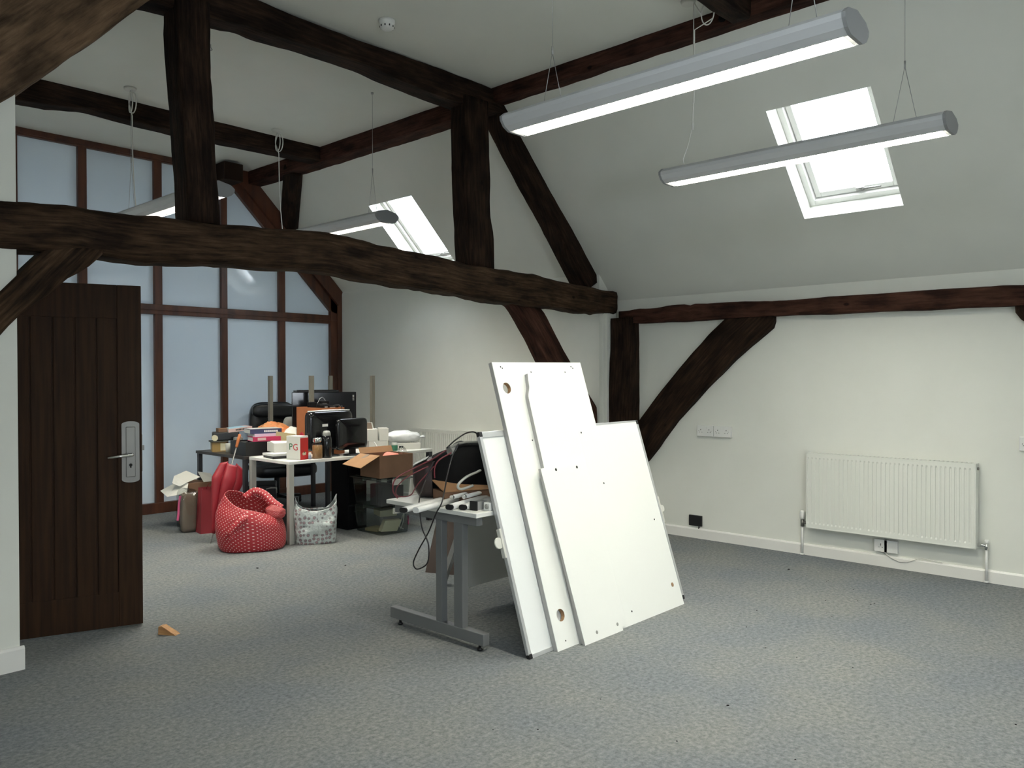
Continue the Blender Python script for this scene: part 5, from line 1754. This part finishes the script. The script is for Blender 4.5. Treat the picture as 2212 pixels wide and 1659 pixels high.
for k in range(5):
    a = 2 * math.pi * k / 5 + 0.3
    bs = MB()
    bs.bar((0.02 * math.cos(a), 0.02 * math.sin(a), 0.115), (0.30 * math.cos(a), 0.30 * math.sin(a), 0.085), 0.045, 0.035, bev=0.004)
    leg_ = bs.build('base_leg', M['black'], ch)
    cs = MB()
    cs.lathe([(0.022, -0.012), (0.026, -0.008), (0.026, 0.008), (0.022, 0.012)], (0.30 * math.cos(a), 0.30 * math.sin(a), 0.0265), 14, 'x')
    cs.bar((0.30 * math.cos(a), 0.30 * math.sin(a), 0.03), (0.30 * math.cos(a), 0.30 * math.sin(a), 0.09), 0.03, 0.02)
    cs.build('castor', M['black'], leg_)
bl = thing('computer_tower', 'black computer tower on the floor beneath the dark table', 'computer', (4.44, 7.74, 0), RD(-32))
cuboid(0.29, 0.42, 0.365, 0.008).build('case', M['black'], bl)
MB().tube([(0.05, -0.215, 0.33), (0.10, -0.225, 0.34), (0.152, -0.20, 0.335), (0.155, -0.18, 0.28)], 0.007, 6).build('lead', M['pale_plastic'], bl)
gp_ = thing('arm_pad', 'grey padded object left of the wide screen', 'pad', (4.70, 7.60, ZI), RD(-30))
blob(pad(0.16, 0.12, 0.30, 0.6), 32, 14).build('body', M['grey_plastic'], gp_)

# ------------------------------------------------------------ things on the floor by the far desks
pd = thing('pedestal', 'black drawer pedestal under the white desk beside the crates', 'drawer unit', (4.74, 6.62, 0))
MB().box(-0.115, 0.115, -0.15, 0.12, 0.0, 0.69, 0.004).build('carcass', M['matt_black'], pd)
for k in range(3):
    dr_ = MB().box(-0.105, 0.105, -0.162, -0.149, 0.02 + k * 0.22, 0.225 + k * 0.22, 0.003).build('drawer', M['matt_black'], pd)
    MB().box(-0.04, 0.04, -0.170, -0.160, 0.17 + k * 0.22, 0.182 + k * 0.22, 0.002).build('handle', M['black'], dr_)


def crate(label, x, y, z, w, d, h):
    root = thing('storage_crate', label, 'crate', (x, y, z), RD(-2), 'clear storage crates')

    def fn(u, v):
        th = 2 * math.pi * u
        c, s_ = math.cos(th), math.sin(th)
        k = 0.90 + 0.10 * v
        return (w / 2 * k * math.copysign(abs(c) ** 0.16, c), d / 2 * k * math.copysign(abs(s_) ** 0.16, s_), 0.004 + (h - 0.03) * v)
    m_ = MB()
    m_.grid(fn, 56, 6, closed_u=True)
    m_.face([m_.bm.verts.new(fn(k / 56, 0)) for k in range(56)])
    m_.build('body', M['crate_plastic'], root)
    ld_ = MB()
    ld_.box(-w / 2 - 0.012, w / 2 + 0.012, -d / 2 - 0.012, d / 2 + 0.012, h - 0.028, h - 0.012, 0.004)
    ld_.box(-w / 2 + 0.03, w / 2 - 0.03, -d / 2 + 0.03, d / 2 - 0.03, h - 0.014, h - 0.001, 0.004)
    ld_.build('lid', M['crate_plastic'], root)
    for s_ in (-1, 1):
        MB().box(-0.05, 0.05, s_ * (d / 2 + 0.004), s_ * (d / 2 + 0.02), h - 0.075, h - 0.02, 0.004).build('clip', M['pale_plastic'], root)
    return root


lowc = crate('lower clear plastic storage crate holding cream pads', 4.83, 6.19, 0.0, 0.36, 0.46, 0.275)
crate('upper clear plastic storage crate with dark contents', 4.80, 6.16, 0.275, 0.38, 0.46, 0.275)
simple('foam_pad', 'cream foam pad lying flat inside the lower clear crate', 'pad', cuboid(0.17, 0.20, 0.06, 0.006), M['cream'], (4.82, 6.13, 0.165), RD(-20))
simple('foam_pad', 'cream foam pad standing tilted inside the lower clear crate', 'pad', MB().prism([(-0.09, 0, 0), (0.05, -0.06, 0.0), (0.10, -0.06, 0.10), (-0.04, 0, 0.10)], (0.02, 0.08, 0)), M['cream'], (4.82, 6.07, 0.02), RD(-5))
simple('foam_pad', 'cream foam pad at the bottom of the lower clear crate', 'pad', cuboid(0.16, 0.16, 0.03, 0.006), M['beige'], (4.80, 6.24, 0.006), RD(10))
MB().box(0.186, 0.194, -0.17, -0.145, 0.06, 0.145, 0.002).build('pink_tag', M['pink'], lowc)
for k, (dx, dy, w_, h_, lab) in enumerate([(-0.07, -0.10, 0.16, 0.20, 'dark grey box inside the upper clear crate, left'), (0.09, -0.06, 0.13, 0.17, 'dark grey box inside the upper clear crate, right')]):
    simple('grey_box', lab, 'box', cuboid(w_, 0.16, h_, 0.004), M['dark_leg'], (4.80 + dx, 6.16 + dy, 0.282), RD(5))
cable('cable', 'pale cable coiled inside the right of the lower crate', [(4.92, 6.02, 0.03), (4.96, 6.03, 0.10), (4.985, 6.05, 0.17), (4.96, 6.06, 0.10), (4.93, 6.05, 0.05), (4.97, 6.04, 0.02)], 0.005, M['pale_plastic'])

cb2 = thing('cardboard_box', 'open brown cardboard box with spread flaps on the clear crates', 'box', (4.80, 6.08, 0.5505), RD(-3))
m_ = MB()
w_, d_, h_ = 0.19, 0.16, 0.21
for a, b, c, d in ((-w_, w_, -d_, -d_ + 0.005), (-w_, w_, d_ - 0.005, d_), (-w_, -w_ + 0.005, -d_ + 0.005, d_ - 0.005), (w_ - 0.005, w_, -d_ + 0.005, d_ - 0.005)):
    m_.box(a, b, c, d, 0, h_)
m_.box(-w_ + 0.005, w_ - 0.005, -d_ + 0.005, d_ - 0.005, 0, 0.005)
m_.build('carton', M['card_dark'], cb2)
f1 = MB()
f1.prism([(-w_, -d_, h_), (-w_, d_, h_), (-w_ - 0.20, d_ - 0.005, h_ - 0.085), (-w_ - 0.20, -d_ + 0.01, h_ - 0.10)], (0, 0, 0.004))
fl1 = f1.build('flap', M['card'], cb2)
MB().prism([(-w_ - 0.005, -0.01, h_ + 0.003), (-w_ - 0.005, 0.04, h_ + 0.003), (-w_ - 0.10, 0.04, h_ - 0.042), (-w_ - 0.10, -0.01, h_ - 0.044)], (0, 0, 0.0025)).build('tape', M['brown_paper'], fl1)
f1 = MB()
f1.prism([(-w_, d_, h_), (w_, d_, h_), (w_, d_ + 0.03, h_ + 0.055), (-w_, d_ + 0.03, h_ + 0.055)], (0, 0.004, 0))
f1.build('flap', M['card'], cb2)
cc = thing('coral_cloth', 'coral red cloth inside the open cardboard box', 'cloth', (4.86, 6.07, 0.562), 0)
blob(superblob(0.20, 0.22, 0.205, 0.9, 0.9, 5, 0.05, 0.25), 56, 24).build('cloth', M['coral_cloth'], cc)
ff = thing('clear_film', 'crumpled clear film at the right of the open cardboard box', 'film', (4.945, 6.02, 0.70), 0)
blob(superblob(0.07, 0.10, 0.11, 0.9, 0.9, 15, 0.09, 0.5), 40, 24).build('film', M['film'], ff)

# polka dot bag
pk = thing('polka_dot_bag', 'red polka dot fabric bag standing in front of the white desk', 'bag', (3.60, 6.44, 0), face(3.6, 6.44))


def polka(u, v):
    th = 2 * math.pi * u
    c, s_ = math.cos(th), math.sin(th)
    top = 0.40 - 0.085 * c + 0.05 * s_           # left and rear sides stand higher
    if v < 0.08: k = 0.90 + 0.08 * (v / 0.08)
    elif v < 0.70: k = 0.98 + 0.05 * math.sin(math.pi * (v - 0.08) / 0.62)
    else: k = 0.98 - 0.26 * ((v - 0.70) / 0.30) ** 1.3
    z = top * v
    x = 0.285 * k * math.copysign(abs(c) ** 0.75, c)
    y = 0.235 * k * math.copysign(abs(s_) ** 0.75, s_)
    n = noise.noise(Vector((x * 5, y * 5, z * 4))) * 0.6 + noise.noise(Vector((x * 13, y * 13, z * 9))) * 0.25
    sl = 0.02 * math.sin(3 * th + 6 * v) * v
    f = 1 + 0.16 * n * v + sl
    return (x * f - 0.02 * v, y * f, z + 0.03 * n * v)


m_ = MB()
m_.grid(polka, 96, 30, closed_u=True)
m_.face([m_.bm.verts.new(polka(k / 96, 0)) for k in range(96)])
m_.build('body', M['polka'], pk, thick=0.004)


def strap(pts, w, up=(0, 0, 1)):
    """flat band along points; bends like cloth"""
    P = [Vector(p) for p in pts]
    out = []
    for i in range(len(P) - 1):
        p0, p1, p2, p3 = P[max(i - 1, 0)], P[i], P[i + 1], P[min(i + 2, len(P) - 1)]
        for k in range(8):
            t = k / 8
            out.append(0.5 * ((2 * p1) + (p2 - p0) * t + (2 * p0 - 5 * p1 + 4 * p2 - p3) * t * t + (3 * p1 - p0 - 3 * p2 + p3) * t ** 3))
    out.append(P[-1])
    mb = MB()
    rows = []
    for i, p in enumerate(out):
        t = (out[min(i + 1, len(out) - 1)] - out[max(i - 1, 0)]).normalized()
        sd_ = t.cross(Vector(up))
        if sd_.length < 1e-3: sd_ = Vector((0, 1, 0))
        sd_ = sd_.normalized() * w / 2
        rows.append([mb.bm.verts.new(p - sd_), mb.bm.verts.new(p + sd_)])
    n = len(rows)
    for i in range(n - 1):
        f = mb.face([rows[i][0], rows[i][1], rows[i + 1][1], rows[i + 1][0]], True)
        for lp_, uv_ in zip(f.loops, ((i / n * 0.35, 0), (i / n * 0.35, 0.1), ((i + 1) / n * 0.35, 0.1), ((i + 1) / n * 0.35, 0))):
            lp_[mb.uv].uv = uv_
    return mb


strap([(-0.06, 0.10, 0.42), (0.02, 0.10, 0.475), (0.10, 0.06, 0.45), (0.17, 0.0, 0.385), (0.24, -0.05, 0.335)], 0.075, (0, -1, 0.2)).build('handle', M['polka'], pk, thick=0.006)
strap([(-0.03, -0.19, 0.30), (-0.08, -0.245, 0.29), (-0.15, -0.262, 0.22), (-0.19, -0.255, 0.17), (-0.16, -0.25, 0.14)], 0.06, (0, -1, 0.3)).build('handle', M['polka'], pk, thick=0.006)
kn_ = MB()
blob(superblob(0.14, 0.10, 0.11, 0.8, 0.9, 41, 0.08, 0.35), 48, 24, kn_)
o = kn_.build('gathered_end', M['polka'], pk)
o.location = (0.20, -0.09, 0.255)

# patterned plastic carrier bag
fbag = thing('carrier_bag', 'patterned pale plastic carrier bag under the white desk', 'bag', (4.10, 6.22, 0), face(4.1, 6.22) + RD(4))


def fl_fn(u, v):
    th = 2 * math.pi * u
    c, s_ = math.cos(th), math.sin(th)
    top = 0.335 + 0.085 * (abs(c) ** 3) * (1 if s_ > -0.2 else 0.5) - 0.07 * (1 - abs(c)) * 0.6
    k = 0.92 + 0.10 * math.sin(math.pi * v * 0.8)
    x = 0.185 * k * math.copysign(abs(c) ** 0.5, c)
    y = 0.11 * k * math.copysign(abs(s_) ** 0.5, s_) * (1 - 0.35 * max(v - 0.6, 0) / 0.4)
    z = top * v
    n = noise.noise(Vector((x * 9, y * 9, z * 9))) + 0.4 * noise.noise(Vector((x * 24, y * 24, z * 24)))
    return (x * (1 + 0.10 * n * v), y * (1 + 0.22 * n * (0.2 + v)), max(z + 0.02 * n * v, 0))


m_ = MB()
m_.grid(fl_fn, 96, 26, closed_u=True)
m_.face([m_.bm.verts.new(fl_fn(k / 96, 0)) for k in range(96)])
m_.build('body', M['floral'], fbag, thick=0.002)

# umbrella leaning on the table edge
tip, hd = Vector((3.43, 6.87, 0.0)), Vector((3.795, 7.01, 0.955))
um = thing('umbrella', 'furled crimson umbrella leaning on the left table edge', 'umbrella', tip)
axis = (hd - tip).normalized()
um.rotation_mode = 'QUATERNION'
um.rotation_quaternion = Vector((0, 0, 1)).rotation_difference(axis)
LU = (hd - tip).length
MB().lathe([(0.002, 0.0), (0.004, 0.01), (0.005, 0.10), (0.007, 0.12)], seg=10).build('tip', M['steel'], um)
MB().tube([(0, 0, 0.10), (0, 0, LU - 0.10)], 0.006, 8).build('shaft', M['steel'], um)
MB().lathe([(0.010, LU - 0.13), (0.013, LU - 0.12), (0.015, LU - 0.06), (0.014, LU - 0.005), (0.008, LU), (0.0001, LU)], seg=14).build('handle', M['orange_wood'], um)


def canopy(u, v):
    th = 2 * math.pi * u
    z = 0.09 + 0.67 * v
    lob = abs(math.cos(2.0 * th + 0.5 * v)) ** 0.5
    R_ = 0.012 + 0.118 * min(v / 0.72, 1.0) ** 0.95 - 0.035 * max(v - 0.72, 0) / 0.28
    r = R_ * (0.42 + 0.58 * lob)
    ez = 0.04 * lob * max(v - 0.75, 0) / 0.25
    return (r * 1.15 * math.cos(th), r * 0.72 * math.sin(th), z - ez)


m_ = MB()
m_.grid(canopy, 98, 26, closed_u=True)
m_.build('canopy', M['red_fabric'], um, thick=0.003)

# gift bag, clear bag, open carton
gb = thing('gift_bag', 'red paper gift bag behind the umbrella', 'bag', (3.70, 7.40, 0), face(3.7, 7.4) + RD(18))
m_ = MB()
a = [(-0.12, -0.075, 0), (0.14, -0.075, 0), (0.14, 0.075, 0), (-0.12, 0.075, 0)]
t_ = [(-0.10, -0.05, 0.42), (0.14, -0.04, 0.42), (0.14, 0.05, 0.43), (-0.10, 0.05, 0.43)]
for i in range(4):
    j = (i + 1) % 4
    if i == 3:
        mid0, mid1 = Vector((-0.12, 0, 0)), Vector((-0.075, 0, 0.425))
        m_.poly([a[3], tuple(mid0), tuple(mid1), t_[3]])
        m_.poly([tuple(mid0), a[0], t_[0], tuple(mid1)])
    else:
        m_.poly([a[i], a[j], t_[j], t_[i]])
m_.poly(a)
bmesh.ops.remove_doubles(m_.bm, verts=m_.bm.verts[:], dist=1e-5)
m_.build('body', M['red_bag'], gb, thick=0.003)
for yy in (-0.045, 0.05):
    MB().tube([(-0.03, yy, 0.40), (-0.01, yy - 0.01, 0.455), (0.04, yy - 0.01, 0.47), (0.08, yy, 0.40)], 0.003, 6).build('handle', M['red_fabric'], gb)
clb = thing('clear_bag', 'clear plastic bag with brown paper left of the red gift bag', 'bag', (3.555, 7.56, 0), face(3.55, 7.56) + RD(10))
blob(superblob(0.20, 0.18, 0.40, 0.4, 0.45, 17, 0.03, 0.10), 64, 36).build('film', M['film'], clb)
blob(superblob(0.14, 0.13, 0.36, 0.35, 0.4, 19, 0.04, 0.12), 48, 30).build('paper', M['brown_paper'], clb)
strap([(-0.085, -0.06, 0.36), (-0.10, -0.075, 0.28), (-0.105, -0.08, 0.20), (-0.115, -0.09, 0.13)], 0.02, (0, -1, 0.2)).build('ribbon', M['pink'], clb, thick=0.002)
oc2 = thing('open_carton', 'brown carton with white inner flaps hanging open at the far left', 'box', (3.80, 7.86, 0), face(3.8, 7.86) + RD(20))
m_ = MB()
m_.box(-0.15, 0.15, -0.14, 0.14, 0.0, 0.44, 0.002)
m_.build('carton', M['card_dark'], oc2)
f_ = MB()
f_.prism([(-0.15, -0.14, 0.442), (-0.15, 0.12, 0.442), (-0.34, 0.10, 0.36), (-0.36, -0.16, 0.33), (-0.20, -0.24, 0.36)], (0, 0, 0.003))
f_.build('flap', M['card_white'], oc2)
f_ = MB()
f_.prism([(-0.15, -0.10, 0.446), (-0.02, -0.10, 0.49), (-0.10, 0.06, 0.545), (-0.22, 0.06, 0.50)], (0, 0, 0.003))
f_.prism([(-0.15, -0.10, 0.446), (-0.22, 0.06, 0.50), (-0.28, -0.06, 0.445), (-0.24, -0.16, 0.42)], (0, 0, 0.003))
f_.build('flap', M['card_white'], oc2)
f_ = MB()
f_.prism([(0.0, -0.14, 0.442), (0.15, -0.12, 0.442), (0.14, 0.06, 0.50), (0.0, 0.02, 0.53)], (0, 0, 0.003))
fl2 = f_.build('flap', M['card_white'], oc2)
MB().prism([(0.04, -0.08, 0.471), (0.09, -0.07, 0.466), (0.09, -0.02, 0.482), (0.04, -0.03, 0.489)], (0, 0, 0.0015)).build('label', M['matt_black'], fl2)

# ------------------------------------------------------------ door stop and crumbs
wd = thing('door_wedge', 'chipped raw wood wedge on the carpet beside the open door', 'door wedge', (2.055, 4.635, 0), face(2.05, 4.63) + RD(-35))
m_ = MB()
m_.prism([(-0.055, -0.022, 0.0), (0.062, -0.022, 0.0), (0.050, -0.022, 0.008), (-0.030, -0.022, 0.048), (-0.050, -0.022, 0.046)], (0, 0.044, 0))
bmesh.ops.subdivide_edges(m_.bm, edges=m_.bm.edges[:], cuts=3, use_grid_fill=True)
for v in m_.bm.verts:
    n = noise.noise(v.co * 55)
    v.co.z = max(v.co.z + 0.004 * n, 0)
    v.co.y += 0.004 * noise.noise(v.co * 40 + Vector((9, 2, 1)))
m_.build('wedge', M['wedge_wood'], wd)

CRUMBS = [(2.989, 2.214, 1.0), (3.32, 1.745, 1.5), (2.855, 1.728, 1.4), (3.028, 1.305, 1.0), (4.167, 1.963, 1.0), (4.134, 1.774, 1.0), (4.183, 1.501, 1.0), (4.541, 1.487, 1.0), (4.435, 2.211, 1.0), (4.988, 1.917, 1.0), (5.035, 1.967, 1.0), (5.308, 2.083, 1.0), (5.452, 1.925, 1.0), (5.713, 2.048, 1.0), (5.421, 1.831, 1.0), (5.448, 1.817, 1.0), (5.863, 1.866, 1.0), (5.966, 2.624, 2.0), (5.803, 2.268, 1.0), (5.849, 2.275, 1.0), (5.592, 1.489, 1.0), (5.657, 1.417, 1.0), (6.128, 1.349, 1.0), (5.717, 2.92, 1.0), (6.365, 1.767, 1.0), (3.97, 0.742, 1.0), (4.795, 2.319, 1.0), (5.877, 2.445, 1.0), (3.229, 5.704, 1.8), (3.746, 5.271, 1.8), (2.423, 2.358, 1.0), (2.551, 2.218, 1.0)]
random.seed(3)


def crumb_mesh(seed):
    m_ = MB()
    blob(superblob(0.016, 0.010, 0.006, 0.9, 0.9, seed, 0.10), 10, 6, m_)
    return m_


first = None
for k, (x, y, sc_) in enumerate(CRUMBS):
    if first is None:
        first = crumb_mesh(4).build('crumb', M['crumb'])
        o = first
    else:
        o = first.copy()
        link(o)
    o.location = (x, y, 0.0005)
    o.rotation_euler = (0, 0, random.uniform(0, 6.28))
    q_ = sc_ * random.uniform(0.42, 0.68)
    o.scale = (q_, q_, q_)
    tag(o, 'tiny dark crumb of debris on the grey carpet', 'debris', 'dark crumbs on the carpet')
